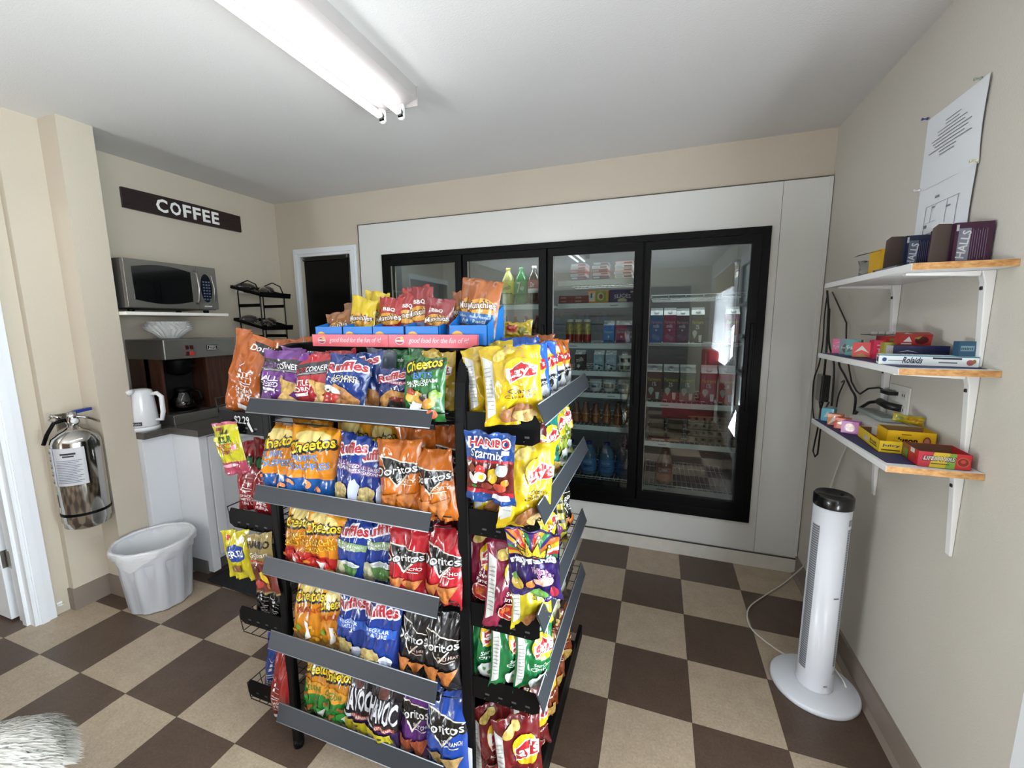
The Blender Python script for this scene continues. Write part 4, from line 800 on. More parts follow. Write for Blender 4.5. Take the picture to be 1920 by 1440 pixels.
def ruffles(kind):
    b = '#1d3f9a'; logo = [T('Ruffles', .5, .80, .90, .165, '#f2f2f4', None, rot=12, arch=.12, bold=.07), T('Ruffles', .5, .80, .86, .13, '#bb2230', None, rot=12, arch=.12, bold=.03)]
    dip = [E(.76, .22, .15, .06, '#e9ecf2'), P([(.62, .22), (.9, .22), (.86, .06), (.66, .06)], '#aeb6cc')]
    ch = [E(.38, .24, .26, .10, '~#d8c07a'), E(.34, .11, .30, .10, '~#dcc684')]
    if kind == 'dressed': return dict(base=b, items=logo+[Q(.06, .50, .94, .64, '#6a3a86'), T('ALL DRESSED', .5, .60, .72, .045, '#f0eef4'), T('ASSAISONNEES', .5, .54, .78, .045, '#f0eef4')]+ch+[P([(.7, .36), (.8, .44), (.9, .34), (.86, .12), (.68, .14)], '#c8cfe2')])
    if kind == 'cream': return dict(base=b, items=logo+[P([(.04, .52), (.96, .56), (.96, .66), (.04, .64)], '#87a871'), T('SOUR CREAM & ONION', .5, .605, .8, .04, '#eef2ea', rot=2), T('CREME SURE', .45, .56, .6, .035, '#eef2ea', rot=2), E(.35, .22, .24, .13, '~#c9c7a0'), E(.62, .34, .26, .045, '#e6eae8'), E(.62, .34, .18, .03, '#b9c6c4'), P([(.4, .3), (.85, .3), (.75, .1), (.5, .1)], '#5d8a4c'), E(.25, .1, .2, .07, '~#c9c7a0')])
    if kind == 'regular': return dict(base=b, items=logo+[P([(.08, .48), (.94, .50), (.94, .62), (.08, .60)], '#2b62c8'), T('REGULAR', .52, .575, .5, .045, '#eef2fa'), T('NATURE', .52, .52, .44, .045, '#eef2fa')]+ch+dip+[P([(.64, .14), (.88, .14), (.87, .10), (.65, .10)], '#5a3a6a')])
    if kind == 'loaded': return dict(base='#173a86', items=logo+[T('LOADED', .55, .64, .5, .05, '#f2e6c0', rot=6), T('POUTINE', .55, .585, .56, .05, '#f2e6c0', rot=6), P([(.1, .05), (.1, .3), (.35, .5), (.6, .46), (.92, .3), (.92, .05)], '~#c98a4a'), E(.26, .36, .22, .09, '#ece8e2'), P([(.05, .34), (.46, .34), (.38, .10), (.1, .08)], '#b5332b'), E(.22, .37, .03, .015, '#4a3a30'), E(.3, .35, .03, .015, '#4a3a30'), E(.6, .2, .2, .1, '~#b9763a'), E(.5, .1, .16, .05, '#e4d6c0')])
    if kind == 'bbq': return dict(base='#1d2f74', items=[Q(.0, .66, 1, .72, '#c0223a')]+logo+[T('BARBECUE', .6, .69, .5, .04, '#f2f2f4'), P([(.05, .05), (.2, .35), (.5, .55), (.9, .5), (.6, .2)], '~#d99a4a'), P([(.4, .02), (.45, .34), (.98, .34), (.98, .02)], '#2a2220'), E(.7, .36, .28, .05, '#8c3a2a')])
def doritos(c, sub, col2='#f0efec', chip='~#cf7a33', top=.60):
    return dict(base=c, items=[P([(.08, top+.18), (.98, top+.08), (.50, top-.22)], '#ece3d2'), P([(.13, top+.155), (.93, top+.075), (.50, top-.185)], '#120f0e'), T('Doritos', .5, top, .94, .125, '#0c0b0b', None, rot=6, bold=.07), T('Doritos', .5, top, .90, .10, '#f4f4f2', None, rot=6, bold=.012), T(sub, .72, top-.13, .42, .04, col2), Q(.58, top-.185, .86, top-.175, col2), P([(.08, .30), (.52, .32), (.34, .05)], chip), P([(.46, .28), (.94, .32), (.66, .04)], chip)])
def popcorn(c, sub1, sub2):
    return dict(base=c, bands=[(.62, .83, '#3c3a40')], items=[T('POP', .24, .725, .28, .09, c), T('CORNERS', .66, .725, .56, .09, '#f3f1f4', bold=.02), Q(.10, .66, .92, .664, '#e6e4e8'), Q(.15, .642, .85, .648, '#e6e4e8'), T(sub1, .30, .50, .36, .085, '#f3f1f4', bold=.02), T(sub2, .30, .40, .42, .07, '#f3f1f4'), Q(.12, .29, .48, .34, '#f3f1f4'), P([(.50, .56), (.95, .42), (.72, .20)], '~#dcae5c'), P([(.45, .08), (.7, .30), (.98, .16)], '~#e0b468')])
def lays(c, sub, pic='potato', c2='#f2c21c', tc='#3d3010', side=True):
    it = []
    if side: it += [P([(.03, .10), (.03, .88), (.19, .80), (.17, .16)], '#d9d8d2')]+[Q(.05, .22+.05*k, .16, .228+.05*k, '#8d8c88') for k in range(11)]
    it += [E(.64, .66, .27, .17, c2), P([(.40, .66), (.66, .78), (.93, .72), (.91, .60), (.64, .58), (.44, .52)], '#f4f2ee'), P([(.42, .655), (.66, .765), (.91, .705), (.89, .61), (.64, .595), (.45, .535)], '#b7252b'), T("Lay's", .66, .65, .50, .14, '#f6f4f0', rot=9, shear=.15, bold=.03), E(.34, .86, .14, .055, '~#e3c263', 30), E(.48, .91, .10, .04, '~#e6c86c')]
    it += [T(sub[0], .64, .44, .44, .05, tc, shear=.1)] + ([T(sub[1], .60, .375, .48, .045, tc, shear=.1)] if len(sub) > 1 else [])
    if pic == 'potato': it += [E(.52, .17, .27, .10, '~#9a5f2c', 15), E(.66, .13, .2, .07, '~#d8b46a')]
    elif pic == 'pepper': it += [E(.50, .22, .26, .11, '#e9c9b0'), E(.50, .22, .24, .10, '#a81d22'), E(.44, .24, .12, .04, '~#c8641e', 30), P([(.42, .2), (.62, .16), (.6, .14)], '#f0d8c8')]
    elif pic == 'ketchup': it += [E(.52, .18, .25, .115, '#ecc9c0'), E(.52, .18, .23, .105, '#8a1418'), E(.5, .19, .10, .04, '#c23a34')]
    elif pic == 'onion': it += [E(.58, .18, .24, .12, '#e4e8e6'), E(.5, .2, .05, .03, '#5a9a58'), E(.62, .16, .05, .03, '#5a9a58')]
    else: it += [E(.5, .18, .28, .12, '~#c9a04c')]
    return dict(base=c, items=it)
LD = lambda c, top='#2a5fc2': dict(base='#e6e8ec', bands=[(.88, 1.1, top)], items=[P([(.02, .98), (.3, .98), (.1, .6), (.02, .5)], c), P([(.98, .98), (.7, .98), (.8, .5), (.98, .1)], c), T('MIXED UP', .5, .87, .5, .04, '#b52a52'), E(.52, .66, .30, .14, '#f2b72a'), P([(.24, .68), (.8, .76), (.82, .62), (.28, .54)], '#b7252b'), T("Lay's", .52, .655, .5, .11, '#f6f4f0', rot=8, shear=.15, bold=.02), P([(.3, .44), (.78, .46), (.52, .26)], '#16161a'), T('Doritos', .52, .40, .56, .07, '#14141a', None, rot=5, bold=.05), T('Doritos', .52, .40, .53, .05, '#f4f4f2', rot=5), T('Cool Ranch', .5, .2, .4, .05, '#3a3a44')])
def backside(c, txt='#eeeae6'): return dict(base=c, items=[T('SNACK', .48, .30, .34, .035, txt, bold=.02), T('METTEZ', .50, .25, .38, .035, txt, bold=.02), T('PLEIN LA', .5, .20, .42, .035, txt, bold=.02), Q(.38, .52, .46, .56, txt), Q(.5, .53, .7, .535, txt), Q(.38, .46, .45, .50, txt), Q(.5, .47, .7, .475, txt), Q(.36, .40, .7, .41, txt), Q(.38, .37, .66, .38, txt), Q(.35, .06, .68, .12, '#e8e8e6'), P([(.25, .70), (.38, .62), (.52, .72)], None or '#00000')] [:-1]+[P([(.28, .66), (.44, .60), (.55, .68), (.44, .585)], txt)])
def bg(n, lab, x, y, z, W, H, D, des, **k): return bag('snack_bag', lab, 'snack bag', (x, y, z), W, H, D, des, **k)
ya = RY0-.011
S1, S2, S3, S4, S5 = [z+.006 for z in LA]
G = 'snack bags on the end shelves'
row = [
 ('purple popcorn chip bag, leftmost on the top end shelf', -.925, 1, S1, .175, .172, .055, popcorn('#7c3f96', 'ALL', 'DRESSED'), 4, 0, ya),
 ('purple bag tucked behind the front purple popcorn chip bag', -.905, 2, S1, .19, .172, .04, popcorn('#7c3f96', 'ALL', 'DRESSED'), 6, 0, ya+.06),
 ('red popcorn chip bag beside the purple one on the top end shelf', -.785, 3, S1, .155, .165, .055, popcorn('#c8343e', 'KETTLE', 'CORN'), -7, 0, ya-.004),
 ('red popcorn bag mostly hidden behind the front red one on the top end shelf', -.765, 4, S1, .165, .172, .04, popcorn('#b92d38', 'KETTLE', 'CORN'), -4, 0, ya+.06),
 ('blue ridged chip bag picturing fries and white dip, front of the top end shelf', -.700, 5, S1, .140, .162, .055, ruffles('loaded'), 12, 8, ya-.006),
 ('blue ridged chip bag half hidden behind the one picturing fries', -.655, 6, S1, .135, .168, .045, ruffles('loaded'), -4, 6, ya+.045),
 ('dark blue ridged chip bag with red band, low on the top end shelf', -.548, 7, S1, .120, .130, .045, ruffles('bbq'), 5, 0, ya+.03),
 ('green cheese snack bag, rightmost on the top end shelf', -.432, 8, S1, .128, .165, .06, cheetos('bits'), 1, 0, ya-.012),
 ('orange and blue cheese puff bag, leftmost on the second end shelf', -.955, 9, S2, .160, .222, .07, cheetos('puffs'), 3, 0, ya-.006),
 ('orange and blue cheese puff bag, second from left on the second end shelf', -.838, 10, S2, .172, .225, .075, cheetos('puffs'), 7, 8, ya-.010),
 ('orange and blue cheese puff bag behind the two front ones', -.90, 11, S2, .165, .228, .05, cheetos('puffs'), 3, 0, ya+.07),
 ('blue ridged chip bag with purple band, left of two on the second end shelf', -.700, 12, S2, .112, .212, .06, ruffles('dressed'), 6, -4, ya),
 ('blue ridged chip bag with purple band, beside the orange chip bags', -.622, 13, S2, .112, .190, .055, ruffles('dressed'), 5, 14, ya+.006),
 ('orange tortilla chip bag with black triangle, left of the front pair', -.512, 14, S2, .140, .215, .065, doritos('#d9731c', 'ZESTY', '#f3d9b8'), -5, 5, ya-.006),
 ('orange tortilla chip bag with black triangle, right of the front pair', -.402, 15, S2, .130, .196, .06, doritos('#d9731c', 'ZESTY', '#f3d9b8'), -9, -3, ya-.004),
 ('orange tortilla chip bag standing behind the left orange one', -.500, 16, S2, .135, .232, .045, doritos('#c9661a', 'ZESTY'), -3, 0, ya+.065),
 ('orange tortilla chip bag standing behind the right orange one', -.415, 17, S2, .130, .240, .045, doritos('#c2601a', 'ZESTY'), 2, 0, ya+.085),
 ('orange and red crunchy cheese bag, leftmost on the third end shelf', -.915, 18, S3, .145, .205, .06, cheetos('crunchy'), 7, -6, ya),
 ('orange and red crunchy cheese bag, second from left on the third end shelf', -.818, 19, S3, .150, .205, .065, cheetos('crunchy'), 7, 4, ya-.010),
 ('orange crunchy cheese bag behind the front two on the third end shelf', -.845, 20, S3, .145, .218, .045, cheetos('crunchy'), 5, 0, ya+.065),
 ('blue ridged chip bag with green band, left of two on the third end shelf', -.715, 21, S3, .120, .198, .06, ruffles('cream'), 8, -6, ya),
 ('blue ridged chip bag with green band, right of two on the third end shelf', -.618, 22, S3, .145, .210, .06, ruffles('cream'), 4, 5, ya+.012),
 ('red tortilla chip bag, left of two on the third end shelf', -.508, 23, S3, .132, .200, .065, doritos('#c3202c', 'NACHO'), 0, 0, ya-.010),
 ('red tortilla chip bag, right of two on the third end shelf', -.398, 24, S3, .128, .215, .065, doritos('#c3202c', 'NACHO'), 1, -4, ya-.004),
 ('dark red tortilla chip bag behind the right-hand red one', -.440, 25, S3, .125, .230, .045, doritos('#8e1820', 'NACHO'), 2, 0, ya+.07),
 ('orange pepper cheese snack bag, leftmost on the fourth end shelf', -.900, 26, S4, .135, .222, .06, cheetos('jalapeno'), 5, 0, ya),
 ('orange pepper cheese snack bag, second on the fourth end shelf', -.812, 27, S4, .115, .205, .055, cheetos('jalapeno'), 4, 10, ya+.004),
 ('blue ridged chip bag, left of the plain pair on the fourth end shelf', -.728, 28, S4, .125, .225, .06, ruffles('regular'), 3, -4, ya-.002),
 ('blue ridged chip bag, right of the plain pair on the fourth end shelf', -.622, 29, S4, .140, .232, .065, ruffles('regular'), 4, 0, ya-.010),
 ('black tortilla chip bag, left of two on the fourth end shelf', -.512, 30, S4, .118, .225, .055, doritos('#18171a', 'CHILI HEAT', '#d8b9a8'), 5, -8, ya),
 ('black tortilla chip bag, right of two on the fourth end shelf', -.412, 31, S4, .130, .225, .06, doritos('#18171a', 'CHILI HEAT', '#d8b9a8'), 0, 4, ya-.004),
 ('green and orange cheese snack bag, leftmost on the lowest end shelf', -.905, 32, S5, .130, .245, .06, cheetos('green'), 9, -6, ya),
 ('green and orange cheese snack bag, second on the lowest end shelf', -.815, 33, S5, .130, .235, .06, cheetos('green'), 7, 4, ya-.006),
 ('blue tortilla chip bag, rightmost on the lowest end shelf', -.395, 34, S5, .150, .250, .07, doritos('#1c4cb0', 'COOL RANCH', chip='~#c9a566'), -4, -5, ya-.012),
 ('purple tortilla chip bag on the lowest end shelf', -.508, 35, S5, .125, .238, .06, doritos('#5e2a78', 'SWEET CHILI', chip='~#b0522c'), -2, 0, ya),
 ('yellow-orange cheese snack bag in shadow at the back of the second end shelf', -.765, 36, S2, .14, .228, .04, cheetos('crunchy'), 2, 0, ya+.10),
 ('orange cheese snack bag in shadow behind the blue bags of the second end shelf', -.655, 37, S2, .13, .225, .04, cheetos('puffs'), -2, 0, ya+.11),
 ('dark green sour cream chip bag at the back of the top end shelf', -.575, 38, S1, .125, .176, .04, dict(base='#1f6a35', items=[T('sour cream', .5, .6, .7, .08, '#e6ece6'), T('& onion', .45, .45, .5, .08, '#e6ece6'), T('dip mix', .35, .8, .4, .08, '#e6ece6')]), 0, 0, ya+.12),
 ('yellow chip bag at the back right of the top end shelf', -.455, 39, S1, .11, .172, .04, lays('#c9a520', ('Classic',)), 0, 0, ya+.115),
 ('black and violet chip bag at the back of the fourth end shelf', -.77, 40, S4, .13, .225, .04, cheetos('green'), 2, 0, ya+.10),
 ('dark grey foil bag with its back turned on the top end shelf', -.650, 41, S1, .11, .174, .04, backside('#56606a', '#aab2b8'), 3, 0, ya+.105),
]
for lab, x, sd, z, W, H, D, des, roll, yaw, y in row: bg(0, lab, x, y, z, W, H, D, des, roll=roll, yaw=yaw, seed=sd, group=G, tilt=-7 if y < ya+.03 else -2)
# puffed corn snack with white lettering
def havoc():
    return dict(base='#16131c', bands=[(0, .30, '#3a2560')], items=[P([(.3, .96), (.62, .96), (.58, .72), (.34, .72)], '~#6a3c34'), P([(.04, .68), (.96, .76), (.94, .42), (.06, .40)], '#15121a'), T('HAVOC', .5, .57, .84, .27, '#e6e8f0', None, rot=3, bold=.03), P([(.05, .40), (.95, .45), (.95, .36), (.05, .30)], '#15121a'), Q(.40, .335, .90, .395, '#a83a2c'), T('HOT HABANERO', .62, .365, .5, .035, '#f2ece6'), Q(.08, .32, .36, .38, '#e4e4ea'), P([(.06, .24), (.80, .30), (.92, .14), (.30, .04), (.10, .1)], '#d9c92a'), E(.35, .18, .05, .02, '#4a4a1a'), E(.55, .22, .04, .02, '#4a4a1a'), E(.7, .16, .05, .02, '#4a4a1a'), E(.5, .12, .05, .02, '#4a4a1a')])
bg(0, 'dark violet corn snack bag lettered in white, left of the pair', -.722, ya-.002, S5, .115, .228, .055, havoc(), roll=5, seed=61, group=G)
bg(0, 'dark violet corn snack bag lettered in white, tipping forward over the lowest price channel', -.622, ya-.012, S5+.012, .125, .215, .06, havoc(), roll=6, seed=62, group=G, tilt=-6)

# ---- right-hand side bags
GB = 'chip bags on the right side of the rack'
YL = '#e8c21a'; b1, b2, b3, b4, b5 = [z+.006 for z in LB]
rb = [
 ('yellow classic chip bag leaning beside the rack upright on the top right shelf', -.262, -1.405, b1, .135, .175, .06, lays(YL, ('Classic', 'Classique')), -6, 28, 0),
 ('large yellow classic chip bag at the front corner of the top right shelf', -.185, -1.462, b1-.01, .150, .190, .07, lays(YL, ('Classic', 'Classique')), -4, 22, 0),
 ('white and blue mixed chip bag behind the front yellow one', -.150, -1.335, b1, .135, .178, .06, LD('#2a62c8'), -3, 52, 0),
 ('white and blue mixed chip bag, second along the top right shelf', -.148, -1.225, b1, .135, .178, .06, LD('#2a62c8'), -2, 62, 0),
 ('white and orange mixed chip bag, third along the top right shelf', -.146, -1.12, b1, .135, .180, .06, LD('#c86a22', '#c8641e'), -2, 66, 0),
 ('white and orange mixed chip bag, farthest along the top right shelf', -.150, -1.01, b1, .135, .178, .06, LD('#c86a22', '#c8641e'), 0, 70, 0),
 ('yellow chip bag behind the leaning yellow one, tip above the frame tube', -.285, -1.315, b1, .13, .182, .05, lays(YL, ('Classic',)), -8, 20, 0),
 ('blue chip bag whose pointed tip rises above the yellow bags', -.262, -1.22, b1, .12, .195, .05, dict(base='#2358b8', items=[]), 4, 30, 0),
 ('brown chip bag tip rising between the yellow and white bags', -.215, -1.15, b1, .13, .198, .05, dict(base='#8c4a22', items=[E(.5, .8, .2, .06, '#d9b08a')]), 0, 45, 0),
 ('yellow classic chip bag hanging out at the corner of the second right shelf', -.168, -1.452, b2-.03, .150, .215, .07, lays(YL, ('Classic', 'Classique')), 6, 38, 0),
 ('yellow classic chip bag behind the blue gummy pouch', -.255, -1.415, b2-.035, .135, .215, .05, lays(YL, ('Classic', 'Classique')), 2, 25, 0),
 ('maroon chip bag on the second right shelf between yellow and teal bags', -.150, -1.315, b2, .13, .20, .06, lays('#5e1c26', ('Bacon',), 'chip'), -3, 58, 0),
 ('teal and white chip bag on the second right shelf', -.146, -1.20, b2, .135, .205, .06, lays('#1d8a7c', ('Sel', 'Vinaigre'), 'chip'), -2, 60, 0),
 ('lime green chip bag, farther along the second right shelf', -.146, -1.085, b2, .135, .215, .06, lays('#a9b83a', ('Dill',), 'onion'), -2, 65, 0),
 ('lime green chip bag, farthest along the second right shelf', -.150, -.97, b2, .135, .215, .06, lays('#9aae34', ('Dill', 'Pickle'), 'onion'), -2, 68, 0),
 ('crimson sweet pepper chip bag next to the upright on the third right shelf', -.292, -1.425, b3, .125, .218, .055, lays('#8e1d40', ('Sweet', 'Pimento'), 'pepper', tc='#f3e6e2'), 2, 10, 0),
 ('crimson sweet pepper chip bag hanging forward beside the first one', -.222, -1.450, b3-.03, .125, .225, .055, lays('#8e1d40', ('Sweet', 'Pimento'), 'pepper', tc='#f3e6e2'), 5, 30, 0),
 ('crumpled yellow chip bag below the gum pouch on the third right shelf', -.152, -1.435, b3-.025, .12, .205, .055, lays('#d9c524', ('Classic',)), 0, 35, 0),
 ('yellow and maroon chip bag, second along the third right shelf', -.150, -1.315, b3, .13, .21, .06, lays('#cfc22c', ('Cheddar',), 'chip'), 0, 55, 0),
 ('black chip bag with red and yellow roundel on the third right shelf', -.146, -1.20, b3, .135, .215, .06, lays('#1b1a1e', ('Black', 'Pepper'), 'chip', tc='#d8d8d8', side=False), -2, 60, 0),
 ('yellow patterned snack bag, far along the third right shelf', -.146, -1.08, b3, .135, .22, .06, dict(base='#c8b63a', items=[Q(.1, .1+.15*k, .9, .15+.15*k, '#3c3a1e') for k in range(5)]+[E(.4, .3, .2, .1, '#7a3a6a')]), -2, 62, 0),
 ('black snack bag, farthest along the third right shelf', -.150, -.97, b3, .135, .205, .06, doritos('#1b1a1e', 'BOLD'), -2, 68, 0),
 ('green sour cream chip bag nearest the upright on the fourth right shelf', -.294, -1.425, b4, .118, .208, .055, lays('#177a3e', ('Sour Cream', 'Onion'), 'onion', tc='#e6efe8'), 2, 14, 0),
 ('green sour cream chip bag, middle of three on the fourth right shelf', -.222, -1.428, b4, .118, .205, .058, lays('#177a3e', ('Sour Cream', 'Onion'), 'onion', tc='#e6efe8'), 4, 40, 0),
 ('green sour cream chip bag, rightmost of three on the fourth right shelf', -.160, -1.418, b4, .118, .188, .058, lays('#177a3e', ('Sour Cream', 'Onion'), 'onion', tc='#e6efe8'), 6, 44, 0),
 ('yellow and white chip bag behind the green ones on the fourth right shelf', -.148, -1.30, b4, .13, .20, .055, lays('#d9b92c', ('Cheddar',), 'chip'), 0, 60, 0),
 ('pale olive chip bag far along the fourth right shelf', -.148, -1.18, b4, .135, .21, .055, dict(base='#a8a287', items=[E(.5, .3, .3, .12, '~#c9bf94')]), 0, 62, 0),
 ('pale olive chip bag, farthest along the fourth right shelf', -.148, -1.06, b4, .135, .21, .055, dict(base='#9c9880', items=[E(.5, .6, .3, .12, '~#c9bf94')]), 0, 66, 0),
 ('dark red ketchup chip bag next to the upright on the lowest right shelf', -.268, -1.415, b5, .135, .225, .06, lays('#7c151b', ('Ketchup',), 'ketchup', tc='#f1dcd8'), -3, 24, 0),
 ('dark red ketchup chip bag at the front corner of the lowest right shelf', -.180, -1.440, b5, .140, .240, .065, lays('#7c151b', ('Ketchup',), 'ketchup', tc='#f1dcd8'), -4, 24, 0),
 ('dark red ketchup chip bag behind the front two on the lowest right shelf', -.158, -1.315, b5, .135, .215, .06, lays('#7c151b', ('Ketchup',), 'ketchup', tc='#f1dcd8'), -2, 48, 0),
 ('brown barbecue chip bag, middle of the lowest right shelf', -.150, -1.19, b5, .135, .22, .06, lays('#8a3a16', ('Bar-B-Q',), 'chip', tc='#f1e0d0', side=False), 0, 58, 0),
 ('brown barbecue chip bag, second last on the lowest right shelf', -.150, -1.07, b5, .135, .22, .06, lays('#8a3a16', ('Bar-B-Q',), 'chip', tc='#f1e0d0', side=False), 0, 62, 0),
 ('brown barbecue chip bag, farthest on the lowest right shelf', -.150, -.95, b5, .135, .22, .06, lays('#8a3a16', ('Bar-B-Q',), 'chip', tc='#f1e0d0', side=False), 0, 66, 0),
]
for i, (lab, x, y, z, W, H, D, des, roll, yaw, tl) in enumerate(rb): bg(0, lab, x-(.030 if yaw > 45 else 0), y, z, W, H, D, des, roll=roll, yaw=yaw, seed=100+i, group=GB, tilt=-5)
# ---- left-hand side bags
GC = 'chip bags on the left side of the rack'; c1, c2, c3, c4 = [z+.006 for z in LC]
side_dor = dict(base='#c9651c', items=backside('#c9651c')['items']+[P([(.55, .92), (.98, .90), (.8, .78)], '#141210'), T('Doritos', .80, .86, .5, .07, '#f4f4f2', rot=4)])
red_back = dict(base='#a81a22', items=backside('#a81a22')['items']+[E(.5, .74, .2, .07, '#20301c'), E(.5, .74, .15, .05, '#3f7a3c')])
lc = [
 ('tall orange tortilla chip bag at the front of the top left shelf, back half showing', -1.135, -1.420, c1, .185, .262, .075, side_dor, 12, 6),
 ('orange tortilla chip bag slumped behind the tall front one on the top left shelf', -1.09, -1.30, c1, .175, .238, .07, doritos('#c9611c', 'ZESTY', top=.72), -4, -10),
 ('orange tortilla chip bag, third along the top left shelf', -1.08, -1.19, c1, .135, .245, .06, doritos('#c9611c', 'ZESTY', top=.74), -3, -20),
 ('orange tortilla chip bag, fourth along the top left shelf', -1.07, -1.09, c1, .135, .248, .06, doritos('#c9611c', 'ZESTY', top=.76), 5, -15),
 ('dark red bag edge, farthest along the top left shelf', -1.06, -.99, c1, .13, .255, .055, doritos('#7d1c24', 'NACHO'), 8, -15),
 ('red chip bag with its back turned, outer one on the second left shelf', -1.178, -1.40, c2, .125, .265, .065, red_back, 2, 6),
 ('red chip bag with its back turned, inner one on the second left shelf', -1.085, -1.42, c2, .125, .285, .065, red_back, 2, 4),
 ('black chip bag with its back turned, outer one on the third left shelf', -1.155, -1.40, c3, .12, .225, .06, backside('#131314'), 5, 6),
 ('black chip bag with its back turned, inner one on the third left shelf', -1.082, -1.415, c3, .10, .215, .055, backside('#131314'), 3, -6),
 ('blue chip bag standing on the lowest left shelf', -1.140, -1.41, c4, .11, .225, .06, backside('#1f49a6'), 6, 6),
 ('red chip bag sagging past the lowest left shelf beside the upright', -1.062, -1.462, c4-.03, .095, .265, .055, backside('#a82a26'), 5, -6),
]
for i, (lab, x, y, z, W, H, D, des, roll, yaw) in enumerate(lc): bg(0, lab, x, y, z, W, H, D, des, roll=roll, yaw=yaw, seed=200+i, group=GC, tilt=-5)
# ---- hanging candy pouches
def pouch(lab, x, y, z, W, H, D, des, yaw=0, roll=0, seed=1): return bag('candy_pouch', lab, 'candy bag', (x, y, z), W, H, D, des, yaw=yaw, roll=roll, tilt=1, seed=seed, hang=True, crimp=.08, group='candy bags hung on pegs', curl=.0)
WIN = '#6e2a22'
pouch('blue and red hanging gummy pouch picturing egg and fruit shapes', -.238, RY0-.045, 1.205, .134, .182, .022, dict(base='#1f4f9e', bands=[(.13, .60, WIN)], items=[Q(.02, .58, .98, .615, '#b3222c'), Q(.02, .13, .98, .19, '#b3222c'), E(.13, .92, .05, .035, '#0d2f70'), T('HARIBO', .5, .835, .82, .13, '#f4f4f2', None, bold=.08), T('HARIBO', .5, .835, .78, .105, '#b51f2b', None, bold=.03), T('Starmix', .46, .69, .66, .10, '#f4f4f6', '#1a2f6a', .03, -3), Q(.76, .70, .9, .75, '#eceef2'), E(.34, .49, .09, .06, '#c23a34'), E(.17, .50, .08, .055, '#8e4a30'), E(.34, .39, .11, .075, '#efeae0'), E(.35, .39, .055, .038, '#e2b62a'), E(.20, .37, .055, .08, '#f0eee8', 25), E(.60, .42, .12, .10, '#d9b428'), E(.78, .50, .1, .07, '#b9c0c4'), E(.45, .27, .13, .05, '#9a3a30', 10), E(.2, .26, .05, .03, '#4f8a3a'), E(.72, .27, .13, .06, '#c04a34', -10), E(.84, .34, .08, .05, '#d2862c'), P([(.58, .12), (.60, .17), (.9, .17), (.92, .11), (.75, .08)], '#eef0f2')]), roll=1, seed=3)
rays = [P([(.5, .62), (.02+.0*k, y0), (.02, y1)], c) for k, (y0, y1, c) in enumerate([(.60, .66, '#e6b32a'), (.66, .72, '#c23a2e'), (.72, .77, '#2f9a52'), (.77, .83, '#5a3a86'), (.83, .92, '#e6b92c')])]
rays += [P([(.5, .62), (x0, .97), (x1, .97)], c) for x0, x1, c in [(.02, .12, '#e07a2c'), (.12, .24, '#c8302c'), (.24, .34, '#e6b92c'), (.34, .44, '#2f9a52'), (.44, .54, '#4a2f7c'), (.54, .62, '#c8302c'), (.62, .72, '#e6b92c'), (.72, .82, '#2f9a52'), (.82, .92, '#3a2a72'), (.92, .98, '#e07a2c')]]
rays += [P([(.5, .62), (.98, y1), (.98, y0)], c) for y0, y1, c in [(.90, .97, '#e07a2c'), (.83, .90, '#e6b92c'), (.77, .83, '#e9e2ec'), (.70, .77, '#c8302c'), (.64, .70, '#2f9a52')]]
crown = [P([(.33, .60), (.22, .76), (.40, .68), (.36, .88), (.52, .72), (.62, .88), (.66, .70), (.80, .80), (.74, .62), (.55, .66)], '#2a2016'), P([(.35, .62), (.26, .73), (.41, .665), (.385, .83), (.52, .70), (.61, .83), (.645, .685), (.76, .76), (.72, .635), (.55, .675)], '#f0c92e')]+[E(x, y, .035, .028, '#2a2016') for x, y in ((.21, .77), (.355, .90), (.62, .90), (.82, .81))]+[E(x, y, .02, .017, '#f6e6c8') for x, y in ((.21, .77), (.355, .90), (.62, .90), (.82, .81))]
pouch('purple hanging wine gum pouch with a yellow crown and rainbow rays', -.124, RY0-.075, .990, .135, .168, .024, dict(base='#38246e', items=rays+crown+[T('maynards', .5, .56, .92, .15, '#1d1440', None, rot=7, arch=.15, bold=.08), T('maynards', .5, .565, .88, .12, '#f4f4f6', None, rot=7, arch=.15, bold=.04), T('Wine', .63, .455, .28, .065, '#9a2a78', '#f0e4f0', .04), T('Gum', .76, .395, .26, .065, '#9a2a78', '#f0e4f0', .04), E(.72, .31, .17, .055, '#dcae9c', -8), E(.60, .12, .17, .085, '#6aa84a'), E(.60, .13, .10, .045, '#8cc46a'), E(.88, .17, .08, .07, '#b02a44'), E(.24, .25, .12, .08, '#d8b43c'), P([(.08, .32), (.22, .38), (.30, .28), (.16, .26)], '#6a9a3c'), E(.40, .18, .14, .035, '#2a1c50', 25), E(.48, .27, .08, .05, '#d97a34'), T('154 g', .88, .05, .14, .04, '#e9e6f0')]), roll=-2, seed=4)
pouch('yellow and pink sour candy pouch hanging below the orange chip bag', -1.155, RY0-.03, 1.158, .10, .175, .03, dict(base='#d9cf2a', bands=[(0, .25, '#c8506a'), (.93, 1.1, '#c8607a')], items=[T('SOUR', .5, .68, .5, .12, '#1d3a1a', '#7ac043', .03), P([(.3, .78), (.36, .86), (.42, .78), (.5, .88), (.56, .78), (.64, .86), (.68, .78)], '#1d2a16'), T('PATCH', .5, .55, .6, .11, '#d9681e', '#5a2a10', .03), T('KIDS', .5, .45, .3, .07, '#b0303c', '#5a2a10', .03), Q(.2, .84, .5, .89, '#8a2a4a'), E(.2, .7, .08, .04, '#e0df6a'), E(.82, .52, .09, .05, '#e88a9c', 40), E(.5, .2, .3, .03, '#e6a9b4')]), yaw=8, roll=-9, seed=5)
